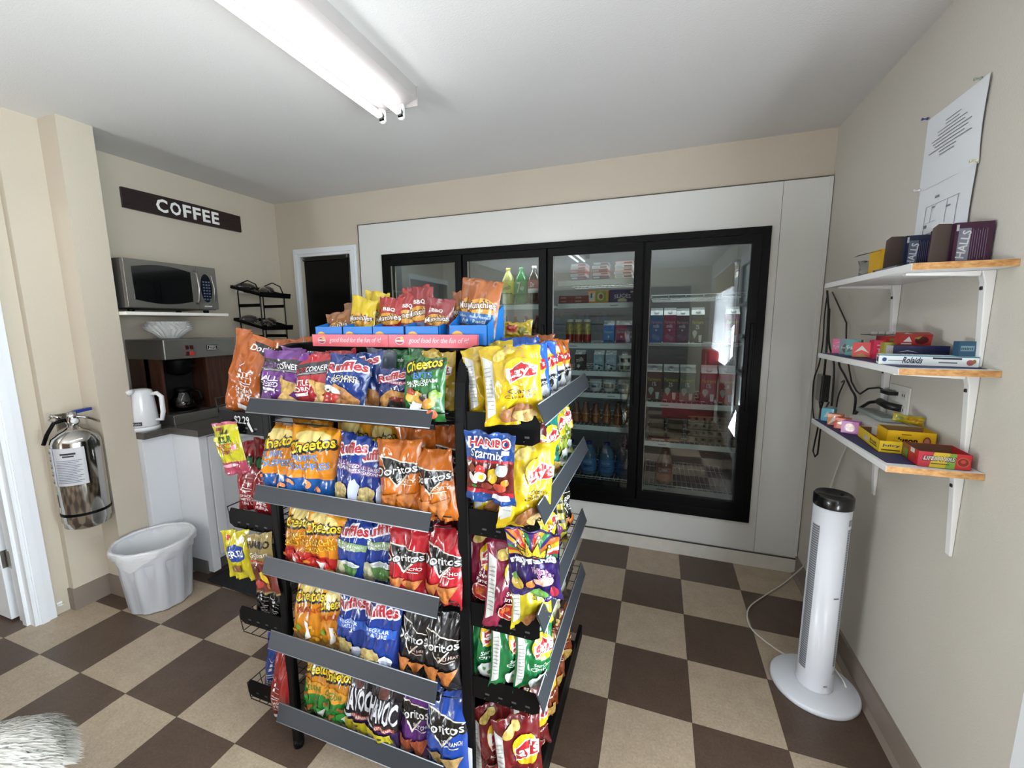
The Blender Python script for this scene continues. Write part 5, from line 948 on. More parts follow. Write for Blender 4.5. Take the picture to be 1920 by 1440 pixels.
pouch('yellow hanging candy pouch with a dark blue oval in the middle', -1.165, RY0-.03, .792, .110, .175, .03, dict(base='#e0cf22', items=[E(.5, .55, .40, .17, '#1f3f8e'), T('NERDS', .5, .55, .66, .13, '#f2f4f8', '#14285e', .03, 3), E(.3, .86, .06, .05, '#b53a2c', 30), E(.8, .82, .10, .07, '#e9e6dc'), E(.5, .24, .22, .08, '#8a5a2c'), E(.44, .25, .06, .04, '#d9cfc0'), E(.65, .2, .05, .03, '#3d6a34')]), yaw=6, roll=-4, seed=6)
pouch('gold-topped clear gummy pouch hanging beside the yellow pouch with blue oval', -1.062, RY0-.028, .798, .100, .215, .03, dict(base='#a08a54', bands=[(.04, .52, '#7a3028')], items=[T('HARIBO', .5, .82, .86, .10, '#181512', None, bold=.04), T('Goldbears', .5, .67, .7, .07, '#e8e0c8', '#3a2a18', .02, 4), Q(.1, .56, .8, .585, '#b53a2c'), E(.35, .4, .12, .1, '#5a241e'), E(.6, .3, .1, .12, '#d9b42c', 20), E(.4, .22, .12, .06, '#a8342c'), E(.68, .16, .1, .05, '#c9682c')]), yaw=4, roll=-5, seed=7)

# ---- top of the rack: red header strip, blue counter trays with nut bags
zt = RT+.006
d = thing('header_strip', 'red card strip lettered good food for the fun of it along the rack top', 'display strip', (-.62, -1.335, RT-.005))
m = MB(); m.box(-.915, -1.340, 1.391, -.335, -1.336, 1.428, card('#d6606c'))  # red card mixed pinker, its glare put into the colour
for k in range(2): draw(m, flat((-.915+.29*k, -1.3402, 1.391), (.289, 0, 0), (0, 0, .037)), [T('good food for the fun of it!', .57, .5, .66, .52, '#f6e6e8', None, shear=.25, bold=.01), E(.13, .5, .055, .30, '#f0d0d4'), E(.13, .5, .045, .24, '#c9404e'), E(.155, .72, .02, .13, '#f0c04a'), Q(.085, .44, .18, .58, '#f0e6e4'), P([(.84, .3), (.99, .75), (.985, .82), (.83, .36)], '#e88a94'), Q(.995, 0, 1, 1, '#b04450')], .0003, .0001)
m.build('printed_card', d)
TRB = '#1667b4'
for i, (x, w_) in enumerate(((-.860, .108), (-.748, .112), (-.636, .112), (-.520, .112), (-.372, .118))):
    lg = [E(.22, .45, .17, .30, '#e8b24a', 15), T('Munchies', .22, .46, .30, .26, '#f4f2ee', '#5a3216', .05, 8)]
    tray_thing('counter_tray', ('leftmost blue counter tray of nut bags on the rack top', 'second blue counter tray from left, holding yellow nut bags', 'middle blue counter tray, holding red barbecue nut bags', 'fourth blue counter tray from left on the rack top', 'rightmost blue counter tray, set apart, holding tall brown nut bags')[i], 'display tray', (x, -1.262, zt), w_, .13, .058 if i < 4 else .060, TRB, '#b9a68a', {'front': lg}, yaw=0, backh=.085 if i < 4 else .12, group='blue counter trays on the rack')
NB = lambda top, nut='~#8a5a3c', tag=None, t2='#2f6fb4': dict(base=top, bands=[(.0, .36, t2)], items=([T(tag, .5, .72, .4, .08, '#f3ece4', bold=.03)] if tag else [])+[E(.5, .52, .42, .13, '#e2a23c'), T('Munchies', .5, .53, .88, .13, '#5a3216', None, rot=6, arch=.2, bold=.06), T('Munchies', .5, .53, .84, .10, '#f6f2ea', None, rot=6, arch=.2, bold=.01), E(.5, .2, .3, .12, nut)])
MX = dict(base='#b5652c', bands=[(0, .30, '#7c4c34')], items=[E(.5, .16, .36, .11, '~#8c5a42'), E(.5, .58, .42, .13, '#e2a23c'), T('Munchies', .5, .59, .88, .12, '#5a3216', None, rot=6, arch=.2, bold=.06), T('Munchies', .5, .59, .84, .095, '#f6f2ea', None, rot=6, arch=.2, bold=.01), P([(.06, .48), (.94, .48), (.94, .32), (.06, .30)], '#2f6fb4'), T('Honey Roasted', .5, .42, .6, .05, '#dfe8f2'), T('Peanuts', .5, .36, .4, .05, '#dfe8f2')])
nb = [
 ('brown nut bag drooping at the far left of the rack top', -.868, -1.27, .100, .105, .035, NB('#a0673a', t2='#8a5a3c'), -6),
 ('brown nut bag standing behind the far left one', -.850, -1.225, .10, .135, .03, NB('#8e5a34', t2='#8a5a3c'), 4),
 ('yellow nut bag in front in the second blue tray', -.785, -1.268, .105, .150, .035, NB('#eccb1c'), 5),
 ('yellow nut bag behind the front one in the second blue tray', -.760, -1.225, .105, .172, .03, NB('#eccb1c'), 2),
 ('yellow-topped nut bag leaning at the right of the second blue tray', -.715, -1.245, .09, .135, .03, NB('#d9b928'), 12),
 ('red barbecue nut bag leaning left in the middle blue tray', -.668, -1.270, .105, .148, .038, NB('#b52a28', tag='BBQ'), 2),
 ('red barbecue nut bag, upright and tallest behind the middle trays', -.600, -1.218, .10, .182, .03, NB('#c8302a', tag='BBQ'), -4),
 ('red barbecue nut bag squeezed between the two middle trays', -.618, -1.262, .085, .160, .03, NB('#a82a2a', tag='BBQ'), 6),
 ('dark red barbecue nut bag at the left of the fourth tray', -.556, -1.258, .095, .178, .035, NB('#9a2c30', tag='BBQ'), -5),
 ('dull red barbecue nut bag at the right of the fourth tray', -.500, -1.275, .105, .138, .035, NB('#9c3a40', tag='BBQ'), 3),
 ('tall brown honey nut bag leaning left in the rightmost tray', -.410, -1.250, .095, .195, .035, MX, 8),
 ('tall orange-brown honey nut bag, front right in the rightmost tray', -.362, -1.278, .105, .185, .038, MX, 7),
 ('small brown honey nut bag behind the left tall one in the rightmost tray', -.428, -1.222, .08, .165, .03, MX, -4),
]
for i, (lab, x, y, W, H, D, des, roll) in enumerate(nb): bag('nut_bag', lab, 'nut bag', (x, y, zt+.003), W, H, D, des, roll=roll, tilt=-5, seed=300+i, group='nut bags on the rack top', nu=17, nv=23)
bag('snack_bag', 'yellow snack bag with red panel standing behind on the far right of the rack top', 'snack bag', (-.36, -.93, RT+.006), .115, .075, .04, dict(base='#d9b92a', items=[Q(.1, .4, .5, .8, '#b5402c'), E(.7, .5, .14, .2, '#8a8a3c')]), seed=350, group='snack bags standing at the back of the rack top')

# ------------------------------------------------------------------ wall shelves on the right, with sweets and medicine boxes
def carton_shelf(z, top, n, lab):
    d_ = thing('wall_shelf', lab, 'shelf', (.84, -.70, z-.02))
    y0, y1, x0 = -1.005, -.398, .738
    m = MB(); m.box(x0, y0+.0012, z-.018, XR-.001, y1, z, mat('#e3e4e4', .4)); m.build('board', d_, bevel=.0008)
    m = MB(); m.box(x0+.001, y0, z-.0175, XR-.001, y0+.0013, z-.0005, OAK); m.build('oak_edge', d_, label='unpainted oak-coloured cut edge')
    if top: m = MB(); m.prism([(x0+.012, y0+.03), (XR-.012, y0+.03), (XR-.012, y1-.01), (x0+.004, y1-.01)], z, z+.0012, 'z', mat('#232c5a', .6)); m.build('blue_liner', d_)
    for y in (-.925, -.475):
        m = MB(); zt_ = z-.0185; a = .011
        V = []; F = []
        prof = [(XR-.001, zt_-.252), (XR-.001, zt_), (x0+.02, zt_), (x0+.02, zt_-.008), (XR-.035, zt_-.014), (XR-.022, zt_-.028), (XR-.012, zt_-.25)]
        m.prism([(p, q) for p, q in []] or [(XR-.001, zt_-.252), (XR-.001, zt_), (XR-.03, zt_), (XR-.022, zt_-.03), (XR-.008, zt_-.252)], y-a, y+a, 'y', WMET)
        m.prism([(XR-.03, zt_), (x0+.02, zt_), (x0+.02, zt_-.006), (XR-.03, zt_-.014)], y-a*.9, y+a*.9, 'y', WMET)
        m.box(XR-.024, y-.005, zt_-.05, XR-.019, y+.005, zt_-.04, mat('#3a3a3a', .4, .6))
        for q in (.04, .20): m.lathe([(.004, 0), (.003, .003), (0, .003)], mat('#3a3a3a', .4, .6), (0, 0, 0), 8) if False else None
        m.build('bracket', d_, bevel=.002)
Z1, Z2, Z3 = 1.604, 1.332, 1.062
carton_shelf(Z1, False, 0, 'topmost white wall shelf with an oak end edge, above eye level')
carton_shelf(Z2, True, 1, 'middle white wall shelf lined blue, holding gum and antacid boxes')
carton_shelf(Z3, True, 2, 'lowest white wall shelf lined blue, holding open candy boxes')
# top shelf
def halls(lab, x, y, w_, h, col, flapc, name='lozenge_box', text='HALLS', pc='#8f96a6', d_=.11):
    def ex(mb):
        fl = [(-w_/2-.004, -d_/2+.01, .004), (-w_/2-.062, -d_/2-.028, .002), (-w_/2-.060, -d_/2-.028, h*.86), (-w_/2-.045, -d_/2-.02, h*.97), (-w_/2-.004, -d_/2+.008, h)]
        n_ = len(fl); V = fl+[(a+.0012, b+.0016, c) for a, b, c in fl]
        mb.add(V, [tuple(range(n_)), tuple(range(2*n_-1, n_-1, -1))]+[(i, i+n_, (i+1) % n_+n_, (i+1) % n_) for i in range(n_)], mat(flapc, .85))
    it = [Q(.10, .10, .42, .86, pc), T(text, .26, .48, .66 if False else .9, .16, '#f2f2f4', rot=82, bold=.02)]
    it += [Q(.46+.06*k, .10+.03*(k % 3), .475+.06*k, .84-.04*(k % 2), '#8a7894') for k in range(7)]+[Q(.02, .80, .09, .95, '#d8d6da')]
    return box_thing(name, lab, 'box', (x, y, Z1), w_, d_, h, col, {'front': it}, yaw=0, extra=ex)
halls('purple cough drop box with open brown flap, largest on the top shelf', .898, -.86, .078, .108, '#3a1230', '#5a4c46')
halls('navy cough drop box with open brown flap, left of the purple one', .862, -.70, .072, .108, '#14203a', '#5a4c46', pc='#6f7c92')
def ex2(mb): mb.add([(-.032, -.05, .085), (-.10, -.07, .07), (-.10, -.02, .068), (-.032, -.03, .085)], [(0, 1, 2, 3)], mat('#6a5c4e', .8))
box_thing('lozenge_box', 'small yellow cough drop box left of the navy one', 'box', (.845, -.595, Z1), .062, .08, .09, '#d3a41c', {'front': [P([(.35, .2), (.8, .3), (.75, .7), (.4, .62)], '#7a3a1c'), T('S', .55, .5, .2, .3, '#f0e6d0')]}, extra=ex2)
bag('clear_bag', 'small clear plastic bag at the far end of the top shelf', 'bag', (.84, -.50, Z1), .07, .075, .03, dict(base='#c9cac8', back='#c9cac8', mats={'#c9cac8': CLEAR}, items=[Q(.3, .05, .7, .3, '#c9b23a')]), tilt=-8, seed=401, nu=13, nv=15)
box_thing('lozenge_tray', 'black and clear blister tray lying at the front edge of the top shelf', 'tray', (.80, -.80, Z1), .07, .16, .012, '#22232a', {'left': [Q(.1, .1, .9, .9, '#8c9098')]})
# middle shelf
ro = box_thing('antacid_box', 'long low white and teal antacid box at the front of the middle shelf', 'box', (.845, -.885, Z2+.0015), .20, .06, .027, '#e6ecee', {'front': [Q(0, .90, 1, 1, '#4aa0b8'), T('Rolaids', .36, .5, .20, .62, '#1f2a48', shear=.2, bold=.02), Q(.56, .68, .84, .86, '#1d2438'), Q(.62, .30, .80, .42, '#7d8894'), Q(.10, .38, .26, .46, '#8f9aa6'), E(.06, .5, .025, .22, '#3a6a9a'), E(.92, .42, .035, .28, '#c2606a'), E(.955, .55, .018, .2, '#b8862c')], 'left': [Q(.2, .2, .8, .7, '#5a6674'), Q(0, .85, 1, 1, '#4aa0b8')]}, yaw=-16)
box_thing('antacid_box', 'navy antacid box lettered EXTRA 750 behind the long white box', 'box', (.865, -.80, Z2+.0015), .128, .05, .05, '#161c46', {'front': [T('TUMS', .26, .42, .22, .22, '#e9edf4', bold=.02), P([(.08, .60), (.26, .74), (.46, .60), (.26, .68)], '#dfe4ee'), T('EXTRA 750', .74, .38, .3, .16, '#cfd6e4')], 'left': [Q(0, 0, 1, 1, '#e2e4e6')]}, yaw=-4)
gum = [
 ('pink and white gum pack, farthest along the middle shelf', .800, -.430, .045, .055, '#d85a8c', [T('Trident', .5, .5, .8, .3, '#f4e6ee', rot=20), P([(.1, .7), (.9, .95), (.9, .75)], '#f2d8e4')]),
 ('grey mint gum pack beside the pink one on the middle shelf', .800, -.492, .042, .058, '#6d7c84', [E(.45, .4, .22, .28, '#15181c'), T('Dentyne', .5, .42, .7, .16, '#e8ecee')]),
 ('teal mint gum pack on the middle shelf', .798, -.555, .042, .058, '#4a8f8c', [T('Excel', .5, .55, .8, .3, '#e9f2f0', rot=20), P([(.1, .2), (.5, .3), (.2, .45)], '#1d4a4a')]),
 ('red and white gum pack with arrow shapes on the middle shelf', .800, -.620, .05, .05, '#c9302e', [P([(.1, .3), (.5, .8), (.9, .3), (.5, .5)], '#f0ece6'), P([(.0, .0), (.5, .3), (.9, .0)], '#c98a3a')]),
]
for i, (lab, x, y, w_, h, c, it) in enumerate(gum): box_thing('gum_pack', lab, 'gum', (x, y, Z2+.0015), w_, .045, h, c, {'front': it, 'left': it}, yaw=-28, tilt=-3, group='gum packs on the middle shelf')
box_thing('gum_box', 'bright pink gum box with white lettering in the middle of the shelf', 'box', (.850, -.665, Z2+.0015), .085, .06, .060, '#c8264a', {'front': [T('Trident', .42, .45, .6, .22, '#f4e9ec'), Q(.1, .7, .7, .78, '#f0c8d2')]}, yaw=-10)
box_thing('gum_box', 'olive and white gum box between the pink and navy boxes', 'box', (.838, -.735, Z2+.0015), .06, .045, .056, '#9a9c3a', {'front': [Q(.25, .0, 1, .62, '#e8e8e2'), T('Tri', .66, .32, .5, .3, '#15181c', bold=.03)]}, yaw=-10)
box_thing('gum_box', 'low red gum tray behind the navy antacid box', 'box', (.880, -.665, Z2+.0015), .10, .08, .074, '#9c2328', {'front': [Q(.1, .8, .9, .9, '#7fa04a')]}, yaw=-4)
box_thing('gum_pack', 'red gum pack with white triangle tilted on top of the boxes', 'gum', (.862, -.775, Z2+.054), .078, .028, .034, '#9a2a24', {'front': [P([(.15, .35), (.42, .35), (.30, .85)], '#f0ece6'), Q(.10, .12, .42, .24, '#f0ece6'), E(.70, .5, .2, .35, '#5a1a1c'), P([(.45, .7), (.7, .9), (.6, .6)], '#8fae3a')], 'top': [P([(.15, .2), (.45, .2), (.3, .8)], '#f0ece6')]}, yaw=-4, tilt=14)
box_thing('gum_pack', 'dark blue gum pack standing at the right end of the middle shelf', 'gum', (.918, -.905, Z2+.029), .034, .03, .040, '#27506a', {'front': [Q(.1, .35, .9, .7, '#8fb4c4'), T('mint', .5, .52, .7, .2, '#16283a')]}, yaw=-4)
d_ = thing('gum_strip', 'long silver-wrapped strip of gum sticks lying across the boxes', 'gum', (.86, -.60, Z2+.085)); m = MB()
m.box(.803, -.66, Z2+.078, .905, -.58, Z2+.080, card('#2c2a2a'))
for k in range(5): m.box(.806+.0198*k, -.655, Z2+.080, .822+.0198*k, -.648, Z2+.090, mat('#c4c2be', .3, .6))
m.build('strip', d_, bevel=.001)
# lowest shelf
z3 = Z3+.0015
tray_thing('candy_box', 'open red, yellow and green candy box at the front of the lowest shelf', 'candy box', (.872, -.938, z3), .108, .10, .042, '#b5222a', '#6a4c38', {'front': [P([(.0, 0), (.22, 0), (.30, 1), (.0, 1)], '#c9243a'), P([(.22, 0), (.52, 0), (.60, 1), (.30, 1)], '#e0c22c'), P([(.52, 0), (.70, 0), (.72, 1), (.60, 1)], '#7fae3a'), T('LIFESAVERS', .40, .60, .60, .30, '#3a0f12', None, rot=1, shear=.2, bold=.06), T('LIFESAVERS', .40, .61, .58, .25, '#d6d3cd', None, rot=1, shear=.2, bold=.02), Q(.25, .24, .60, .30, '#4a4a1a'), E(.84, .5, .12, .32, '#d9683a'), E(.84, .5, .10, .26, '#8c1a1c'), E(.84, .55, .05, .12, '#d04a34')], 'left': [Q(.0, .0, .45, 1, '#7a2020'), Q(.1, .1, .40, .7, '#5f8a3a'), E(.75, .4, .12, .25, '#c93a2c'), Q(.55, .7, .8, 1, '#ece8e2')]}, yaw=-5)
tray_thing('candy_box', 'open yellow fruit gum box running back from the red candy box', 'candy box', (.812, -.770, z3), .055, .20, .036, '#d9b81c', '#6a4c38', {'front': [T('Juicy', .5, .62, .75, .26, '#3a4a8a', bold=.02), Q(.1, .2, .9, .3, '#5a4a12')], 'left': [P([(.28, .25), (.42, .8), (.55, .25)], '#f2efe2'), Q(.6, .3, .92, .38, '#5a4a12'), T('fruit', .75, .6, .3, .3, '#7a5a12')]}, yaw=-6)
tray_thing('candy_box', 'yellow licorice candy box with black lettering against the wall', 'candy box', (.876, -.775, z3), .115, .085, .058, '#e0b012', '#8a6a4a', {'front': [T('Juson', .42, .48, .42, .34, '#1a1510', shear=.15, bold=.04), E(.82, .52, .08, .26, '#b5502c'), E(.82, .52, .055, .18, '#e0a08a'), Q(.3, .8, .5, .84, '#6a5510')]}, yaw=-6)
box_thing('candy_box', 'white low candy carton lying behind the yellow boxes', 'candy box', (.885, -.605, z3), .11, .22, .042, '#dcdcd6', {'front': [Q(0, 0, 1, .2, '#b98a7a')], 'left': [Q(0, .1, 1, .35, '#c8503a')]})
box_thing('power_strip', 'flat grey plastic power strip on the lowest shelf below the outlet', 'power strip', (.905, -.52, z3+.044), .055, .20, .014, '#9aa5a3', {'top': [Q(.2, .08+.12*k, .8, .14+.12*k, '#5d6866') for k in range(7)]})
sm = [
 ('light blue mint pack at the far end of the lowest shelf', .785, -.430, .040, .05, '#5fb4cc', [P([(.2, .3), (.5, .8), (.8, .4)], '#e6f2f4')]),
 ('orange and white gum pack on the lowest shelf', .785, -.500, .042, .042, '#df8a5a', [P([(.1, .1), (.5, .9), (.9, .1)], '#f2ece6'), P([(.2, .1), (.5, .4), (.8, .1)], '#c8483a')]),
 ('orange-red gum pack beside the purple one on the lowest shelf', .787, -.560, .042, .040, '#d9542c', [P([(.1, .5), (.8, .9), (.9, .3)], '#f0c83a')]),
 ('purple and pink gum pack touching the yellow fruit gum box', .790, -.625, .048, .042, '#b86ab0', [E(.5, .5, .3, .35, '#e9a83a'), T('Hub', .5, .5, .5, .4, '#7a2a6a')]),
]
for lab, x, y, w_, h, c, it in sm: box_thing('gum_pack', lab, 'gum', (x, y, z3), w_, .045, h, c, {'front': it, 'left': it}, yaw=-30, tilt=-3, group='small packs on the lowest shelf')
bag('candy_pouch', 'crumpled yellow candy pouch lying on top of the licorice box', 'candy bag', (.895, -.735, z3+.066), .085, .032, .026, dict(base='#d9c22a', items=[Q(.45, .1, .95, .8, '#e6b81a'), Q(.1, .3, .3, .6, '#8aa04a')]), yaw=-6, roll=10, tilt=-10, seed=410, nu=15, nv=11)
# wall outlet, plugs and cables
d_ = thing('wall_outlet', 'large ivory wall outlet plate between the middle and lowest shelves', 'outlet', (XR, -.565, 1.110)); m = MB(); pl = mat('#d6d4cd', .35)
m.box(XR-.006, -.632, 1.112, XR, -.498, 1.232, pl); m.build('plate', d_, bevel=.003)
for i, (y, z) in enumerate(((-.600, 1.200), (-.600, 1.150), (-.535, 1.200), (-.535, 1.150))):
    m = MB(); m.box(XR-.008, y-.016, z-.014, XR-.0055, y+.016, z+.014, mat('#cdcbc4', .4)); m.box(XR-.0086, y-.008, z-.004, XR-.0078, y-.005, z+.006, BLK); m.box(XR-.0086, y+.005, z-.004, XR-.0078, y+.008, z+.006, BLK); m.build('socket', d_)
m = MB(); CB = mat('#0e0e10', .4, kind='rubber'); m.box(XR-.035, -.565, 1.195, XR-.008, -.505, 1.208, CB); m.tube([(XR-.02, -.51, 1.20), (XR-.02, -.46, 1.208), (XR-.03, -.40, 1.195), (XR-.035, -.35, 1.165), (XR-.03, -.30, 1.17), (XR-.028, -.24, 1.20), (XR-.02, -.16, 1.28), (XR-.02, -.12, 1.36), (XR-.02, -.10, 1.45), (XR-.02, .05, 1.56), (XR-.015, .12, 1.60)], .0035, CB)
m.build('upper_plug_cable', label='black plug with thin lead in the upper half of the outlet', category='cable')
m = MB(); m.tube([(XR-.01, -.60, 1.155), (XR-.035, -.565, 1.158), (XR-.04, -.52, 1.165)], .013, CB, 10); m.tube([(XR-.04, -.52, 1.165), (XR-.045, -.46, 1.15), (XR-.05, -.40, 1.115), (XR-.05, -.36, 1.08)], .006, CB); m.build('lower_plug_cable', label='thick black plug and lead angled down behind the candy boxes', category='cable')
d_ = thing('power_adapter', 'black power adapter brick hanging from cables by the cooler edge', 'power adapter', (.885, -.02, 1.06))
m = MB(); m.box(.868, -.055, 1.075, .905, .015, 1.205, mat('#15161a', .25, 0, .4)); m.build('brick', d_, bevel=.006)
m = MB(); m.tube([(.886, -.02, 1.205), (.892, .0, 1.30), (.905, .05, 1.40), (.915, .10, 1.52), (.92, .16, 1.61)], .005, CB); m.tube([(.886, -.02, 1.075), (.886, -.02, 1.04)], [.012, .006], CB); m.tube([(.886, -.02, 1.04), (.89, .0, .95), (.895, .04, .86), (.90, .07, .80), (.905, .05, .775), (.905, .02, .80), (.90, .0, .92), (.895, -.03, 1.02), (.90, -.07, 1.08)], .004, CB); m.build('lead', d_)
for i, (pp, r_, lab) in enumerate([
    ([(XR-.01, .20, 1.60), (XR-.012, .205, 1.48), (XR-.012, .19, 1.36), (XR-.012, .21, 1.24), (XR-.014, .26, 1.14), (XR-.014, .24, 1.0), (XR-.014, .17, .92), (XR-.016, .08, .93), (XR-.03, -.02, .98)], .0035, 'thin black lead looping down the wall corner beside the cooler'),
    ([(XR-.02, .12, 1.52), (XR-.022, .08, 1.36), (XR-.025, -.02, 1.26), (XR-.028, -.05, 1.15), (XR-.03, -.06, 1.06)], .0045, 'black lead running straight down past the adapter brick'),
    ([(XR-.02, -.06, 1.31), (XR-.03, -.10, 1.26), (XR-.03, -.17, 1.22), (XR-.03, -.25, 1.17), (XR-.03, -.30, 1.14), (XR-.03, -.30, 1.07)], .0045, 'black lead sagging from the middle shelf to the power strip'),
    ([(XR-.015, -.10, 1.18), (XR-.018, -.14, 1.19), (XR-.02, -.10, 1.12), (XR-.02, -.09, 1.06)], .003, 'short thin black lead curling beside the adapter brick')]):
    m = MB(); P_ = [Vector(p) for p in pp]; Q_ = []
    for k in range(len(P_)-1):
        a, b, c, e = P_[max(k-1, 0)], P_[k], P_[k+1], P_[min(k+2, len(P_)-1)]
        for t in (0, .25, .5, .75): Q_.append(.5*((2*b)+(c-a)*t+(2*a-5*b+4*c-e)*t*t+(-a+3*b-3*c+e)*t**3))
    Q_.append(P_[-1]); m.tube([tuple(q) for q in Q_], r_, CB, 6); m.build('cable', label=lab, category='cable', group='black leads in the corner')
m = MB(); m.tube([(.80, -.42, Z2+.012), (.79, -.43, Z2+.022), (.81, -.45, Z2+.014), (.79, -.46, Z2+.010), (.815, -.435, Z2+.02)], .005, CB); m.build('cable_knot', label='small black knot of cord at the far tip of the middle shelf', category='cable')
# pinned paper sheets
PAPER = mat('#dcdfe4', .8, kind='paper')
def sheet(lab, z0, z1, y0, y1, items):
    nu_, nv_ = 9, 13; G_ = np.zeros((nv_, nu_, 3))
    for j in range(nv_):
        for i in range(nu_):
            u, v = i/(nu_-1), j/(nv_-1); G_[j, i] = (XR-.004-.006*math.sin(u*2.6)*math.sin(v*3+.4)-.006*(u*v)**2, y1+(y0-y1)*u+.004*math.sin(v*4)*u, z0+(z1-z0)*v)
    m = MB(); V = np.concatenate([G_.reshape(-1, 3), G_.reshape(-1, 3)+[.0006, 0, 0]]); F = []; q = nu_*nv_
    for j in range(nv_-1):
        for i in range(nu_-1): a = j*nu_+i; F += [(a, a+1, a+nu_+1, a+nu_), (q+a, q+a+nu_, q+a+nu_+1, q+a+1)]
    m.add(V, F, PAPER, True); s_ = Surf(G_, .28, .21)
    if s_.N[0, 0, 0] > 0: s_.N = -s_.N
    draw(m, s_, items, .0006, .0002); return m.build('paper_sheet', label=lab, category='paper')
ln = '#8f96a6'
sheet('upper white sheet of centred typed lines pinned to the right wall', 1.885, 2.112, -.812, -.528, [Q(.5-w_/2, .80-.048*k, .5+w_/2, .812-.048*k, ln) for k, w_ in enumerate((.26, .24, .5, .46, .68, .6, .52, .74, .3, .26))])
sheet('lower white sheet with a drawn floor plan pinned to the right wall', 1.65, 1.888, -.808, -.532, [Q(.2, .72, .82, .727, '#8c92a0'), Q(.2, .36, .21, .72, ln), Q(.33, .50, .337, .72, ln), Q(.62, .44, .627, .72, '#9aa0ac'), Q(.80, .30, .807, .72, ln), Q(.2, .35, .84, .358, ln), Q(.24, .50, .45, .505, ln), Q(.36, .80, .44, .83, ln), Q(.62, .62, .70, .64, ln), Q(.22, .44, .28, .48, ln), Q(.34, .68, .40, .70, '#8a90a0')])
for lab, y, z, c in (('dark blue push pin at the top left corner of the upper sheet', -.528, 2.118, '#2a2a7c'), ('pale green push pin at the top right corner of the upper sheet', -.775, 2.116, '#8f9a8a'), ('pale yellow push pin between the two sheets at right', -.806, 1.893, '#d6d4a8'), ('white push pin between the two sheets at left', -.534, 1.892, '#e6e3e6'), ('white push pin low on the lower sheet', -.728, 1.735, '#ecebe8')):
    m = MB(); m.lathe([(.0045, 0), (.0045, .002), (.002, .004), (.002, .011), (.004, .013), (.004, .016), (0, .016)], mat(c, .3, 0, .3), (0, 0, 0), 10); M_ = Matrix.Translation((XR-.006, y, z)) @ Matrix.Rotation(R(-90), 4, 'Y')
    m.build('push_pin', M=M_, label=lab, category='push pin')
# ------------------------------------------------------------------ tower fan heater
fc = (.775, -.588, 0); d = thing('tower_heater', 'white tower fan heater with black top on a round base by the right wall', 'heater', fc); FW = mat('#dfe3ea', .35, 0, .15, kind='heater_plastic'); r = .060
m = MB(); m.lathe([(0, 0), (.148, 0), (.150, .004), (.150, .016), (.145, .021), (.066, .024), (0, .024)], FW, fc, 56); m.build('round_base', d)
m = MB(); m.lathe([(.063, .022), (.061, .03), (r, .05), (r, .772), (0, .772)], FW, fc, 48)
sl = mat('#6b7078', .6); wt = mat('#eceff4', .35)
for a0, a1 in ((-172, -140), (-52, -40), (-34, -22)):
    z0 = .14 if a0 > -100 else .10
    draw(m, cyl(fc, r, z0, .70, a0, a1, 6), [Q(0, 0, 1, 1, '#cfd4dc')], .0004, .0001)
    z = z0+.004
    while z < .695: 
        draw(m, cyl(fc, r+.0006, z, z+.0042, a0+1, a1-1, 5), [Q(0, 0, 1, 1, '#7c828c')], .0004, .0001); z += .0095
m.build('column', d)
m = MB(); draw(m, cyl(fc, r+.0006, .715, .738, -52, -24, 8), [Q(0, 0, 1, 1, '#8f969f'), Q(.04, .12, .96, .9, '#b2b8c0')], .0006, .0003); draw(m, cyl(fc, r+.0006, .425, .431, -78, -60, 6), [Q(0, 0, 1, 1, '#9aa0ab')], .0006, .0003); draw(m, cyl(fc, r+.0006, .055, .060, -80, -66, 6), [Q(0, 0, 1, 1, '#9aa0ab')], .0006, .0003); draw(m, cyl(fc, r+.0006, .105, .122, -50, -36, 6), [Q(.1, .1, .8, .25, '#70757d'), Q(.1, .6, .9, .7, '#70757d')], .0006, .0003); m.build('display_window', d)
m = MB(); m.lathe([(.0622, .772), (.0632, .775), (.0632, .812), (.058, .818), (.054, .815), (.030, .814), (.028, .811), (0, .811)], mat('#0c0d10', .25, 0, .3), fc, 48); m.build('control_cap', d)
pp = [(.83, -.535, .055), (.865, -.52, .05), (.885, -.56, .03), (.89, -.60, .008)]; m = MB(); m.tube(pp, .0035, WHITE, 6)
cord = [(.80, -.53, .08), (.74, -.46, .008), (.66, -.40, .006), (.60, -.30, .006), (.62, -.16, .006), (.72, -.02, .006), (.82, .10, .008), (.88, .16, .03), (.915, .05, .20), (.92, -.02, .40), (.93, -.10, .66), (.935, -.17, .84), (.93, -.28, 1.0), (.91, -.36, 1.05)]
P_ = [Vector(p) for p in cord]; Q_ = []
for k in range(len(P_)-1):
    a, b, c, e = P_[max(k-1, 0)], P_[k], P_[k+1], P_[min(k+2, len(P_)-1)]
    for t in (0, .25, .5, .75): Q_.append(.5*((2*b)+(c-a)*t+(2*a-5*b+4*c-e)*t*t+(-a+3*b-3*c+e)*t**3))
Q_.append(P_[-1]); m.tube([tuple(q) for q in Q_], .0036, mat('#d4d0c8', .4), 6); m.build('power_cord', d)

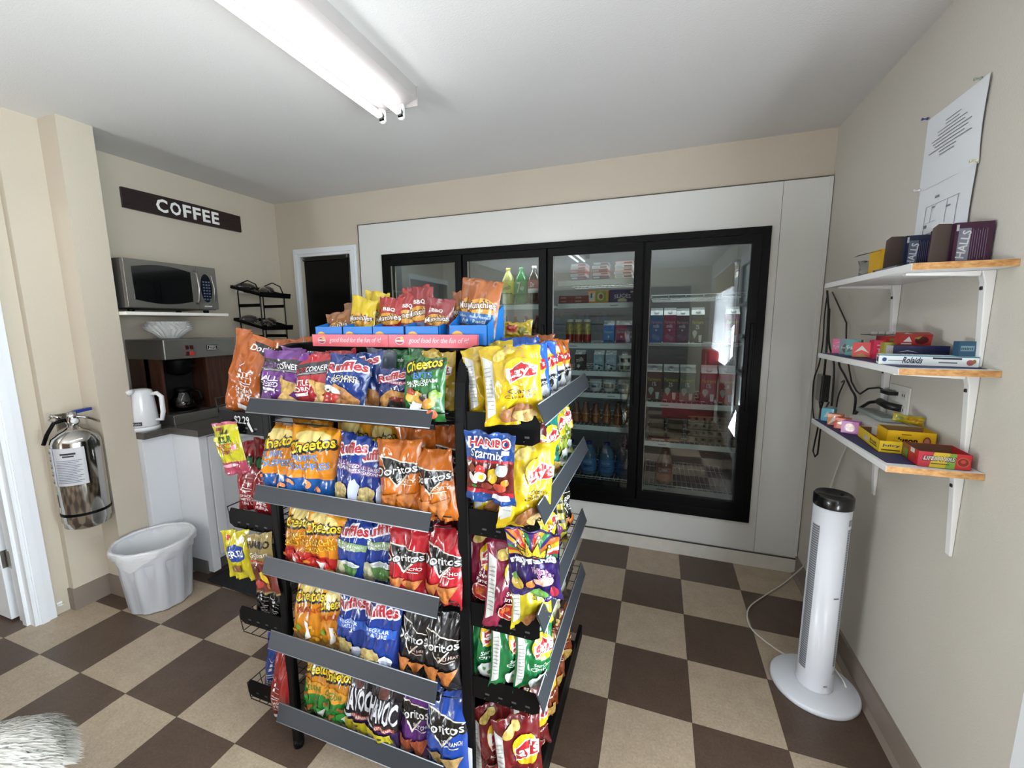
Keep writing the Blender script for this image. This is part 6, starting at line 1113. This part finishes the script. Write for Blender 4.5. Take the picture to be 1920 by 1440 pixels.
# ------------------------------------------------------------------ small white dog at the bottom left corner
d = thing('dog', 'fluffy white dog with a pink harness at the bottom left corner', 'dog', (-1.49, -1.95, 0)); FUR = mat('#d3d0c9', .85, 0, 0, .5, 90., .03, 25., kind='fur')
def skin(name, pts, edges, radii, parent, m_):
    me = bpy.data.meshes.new(name); o_ = wloc(parent); me.from_pydata([tuple(Vector(p)-Vector(o_)) for p in pts], edges, []); me.materials.append(m_)
    ob = bpy.data.objects.new(name, me); COL.objects.link(ob); ob.parent = parent; ob['_o'] = o_
    sk = ob.modifiers.new('skin', 'SKIN'); sk.use_smooth_shade = True
    for i, r_ in enumerate(radii): v = me.skin_vertices[0].data[i]; v.radius = (r_, r_)
    me.skin_vertices[0].data[0].use_root = True
    sb = ob.modifiers.new('sub', 'SUBSURF'); sb.levels = sb.render_levels = 2
    return ob
hx, hy = -1.49, -1.95     # hips; the dog faces away to the left
pts = [(hx, hy, .33), (hx-.13, hy-.01, .345), (hx-.27, hy-.02, .35), (hx-.38, hy-.03, .37), (hx-.46, hy-.03, .44), (hx-.54, hy-.03, .48), (hx-.63, hy-.03, .385),
       (hx+.01, hy+.075, .24), (hx+.03, hy+.08, .12), (hx-.0, hy+.08, .03), (hx+.01, hy-.075, .24), (hx+.03, hy-.08, .12), (hx, hy-.08, .03),
       (hx-.33, hy+.06, .24), (hx-.34, hy+.065, .12), (hx-.35, hy+.065, .03), (hx-.33, hy-.10, .24), (hx-.34, hy-.10, .12), (hx-.35, hy-.10, .03), (hx+.09, hy, .30), (hx+.11, hy, .24)]
ed = [(0, 1), (1, 2), (2, 3), (3, 4), (4, 5), (5, 6), (0, 7), (7, 8), (8, 9), (0, 10), (10, 11), (11, 12), (2, 13), (13, 14), (14, 15), (2, 16), (16, 17), (17, 18), (0, 19), (19, 20)]
rr = [.125, .125, .125, .11, .085, .085, .045, .06, .035, .032, .06, .035, .032, .05, .032, .03, .05, .032, .03, .035, .025]
pts = [(a, b, c*.80) for a, b, c in pts]; body = skin('body', pts, ed, rr, d, FUR); body.location = (0, 0, 0)
m = MB()
for s in (-1, 1): m.lathe([(.035, 0), (.03, -.05), (.012, -.09), (0, -.095)], FUR, (hx-.50, hy-.03+s*.085, .44), 12, sx=.6)
m.build('ears', d)
m = MB(); m.lathe([(0, -.014), (.012, -.008), (.014, 0), (.010, .01), (0, .013)], mat('#15110f', .3), (hx-.68, hy-.03, .385), 12)
for s in (-1, 1): m.lathe([(0, -.009), (.009, 0), (0, .009)], mat('#15110f', .15, 0, .5), (hx-.60, hy-.03+s*.035, .425), 10)
m.build('face_features', d)
m = MB(); m.tube([(hx-.20, hy-.02+.148*math.cos(t), .272+.148*math.sin(t)) for t in [2*math.pi*k/28 for k in range(28)]], .012, mat('#8e4a68', .7), 8, closed=True); m.tube([(hx-.235, hy-.02+.145*math.cos(t), .272+.145*math.sin(t)) for t in [2*math.pi*k/28 for k in range(28)]], .007, BLK, 8, closed=True); m.build('harness', d)
# coat: locks of fur lying along the body, one mesh
m = MB(); rg = random.Random(3); LK = [mat('#d6d3cd', .8, kind='fur_lock'), mat('#c6c2ba', .8, kind='fur_lock'), mat('#dedcd7', .8, kind='fur_lock')]
for k in range(5200):
    t = rg.random(); x = hx+.13-.52*t; th = rg.uniform(-.55, math.pi+.55); rad = .135*(1-max(0, (.16-t)/.16)**2*.8); cy = hy-.015; cz = .262
    n_ = Vector((.25 if t < .15 else 0, math.cos(th), math.sin(th))).normalized(); p = Vector((x, cy, cz))+Vector((0, n_.y, n_.z))*rad*.98
    side = Vector((1, 0, 0)); dwn = Vector((1.0, n_.y*.35+rg.uniform(-.13, .13), -.25*abs(n_.y)+rg.uniform(-.08, .05))); dwn -= n_*dwn.dot(n_)*.8; dwn.normalize()
    L_ = rg.uniform(.03, .052); wd = n_.cross(dwn).normalized()*rg.uniform(.0016, .0028)
    a = p; b = p+dwn*L_*.5+n_*.004; c = p+dwn*L_+n_*rg.uniform(-.002, .002)
    m.add([a-wd, a+wd, b+wd*.8, b-wd*.8, c], [(0, 1, 2, 3), (3, 2, 4)], LK[k % 3], True)
for k in range(2600):
    n_ = Vector((rg.random()**.6, rg.gauss(0, .7), rg.gauss(.1, .7))).normalized(); p = Vector((hx-.01, hy-.012, .262))+Vector((n_.x*.128, n_.y*.135, n_.z*.135))
    dwn = Vector((.25, rg.uniform(-.15, .15), -1.0)); dwn -= n_*dwn.dot(n_)*.95; dwn.normalize(); L_ = rg.uniform(.028, .048); wd = n_.cross(dwn).normalized()*rg.uniform(.0016, .0028)
    b = p+dwn*L_*.5+n_*.003; c = p+dwn*L_-n_*.004; m.add([p-wd, p+wd, b+wd*.8, b-wd*.8, c], [(0, 1, 2, 3), (3, 2, 4)], LK[k % 3], True)
m.build('fur_coat', d, kind='stuff'); d.rotation_euler = (0, 0, R(32))
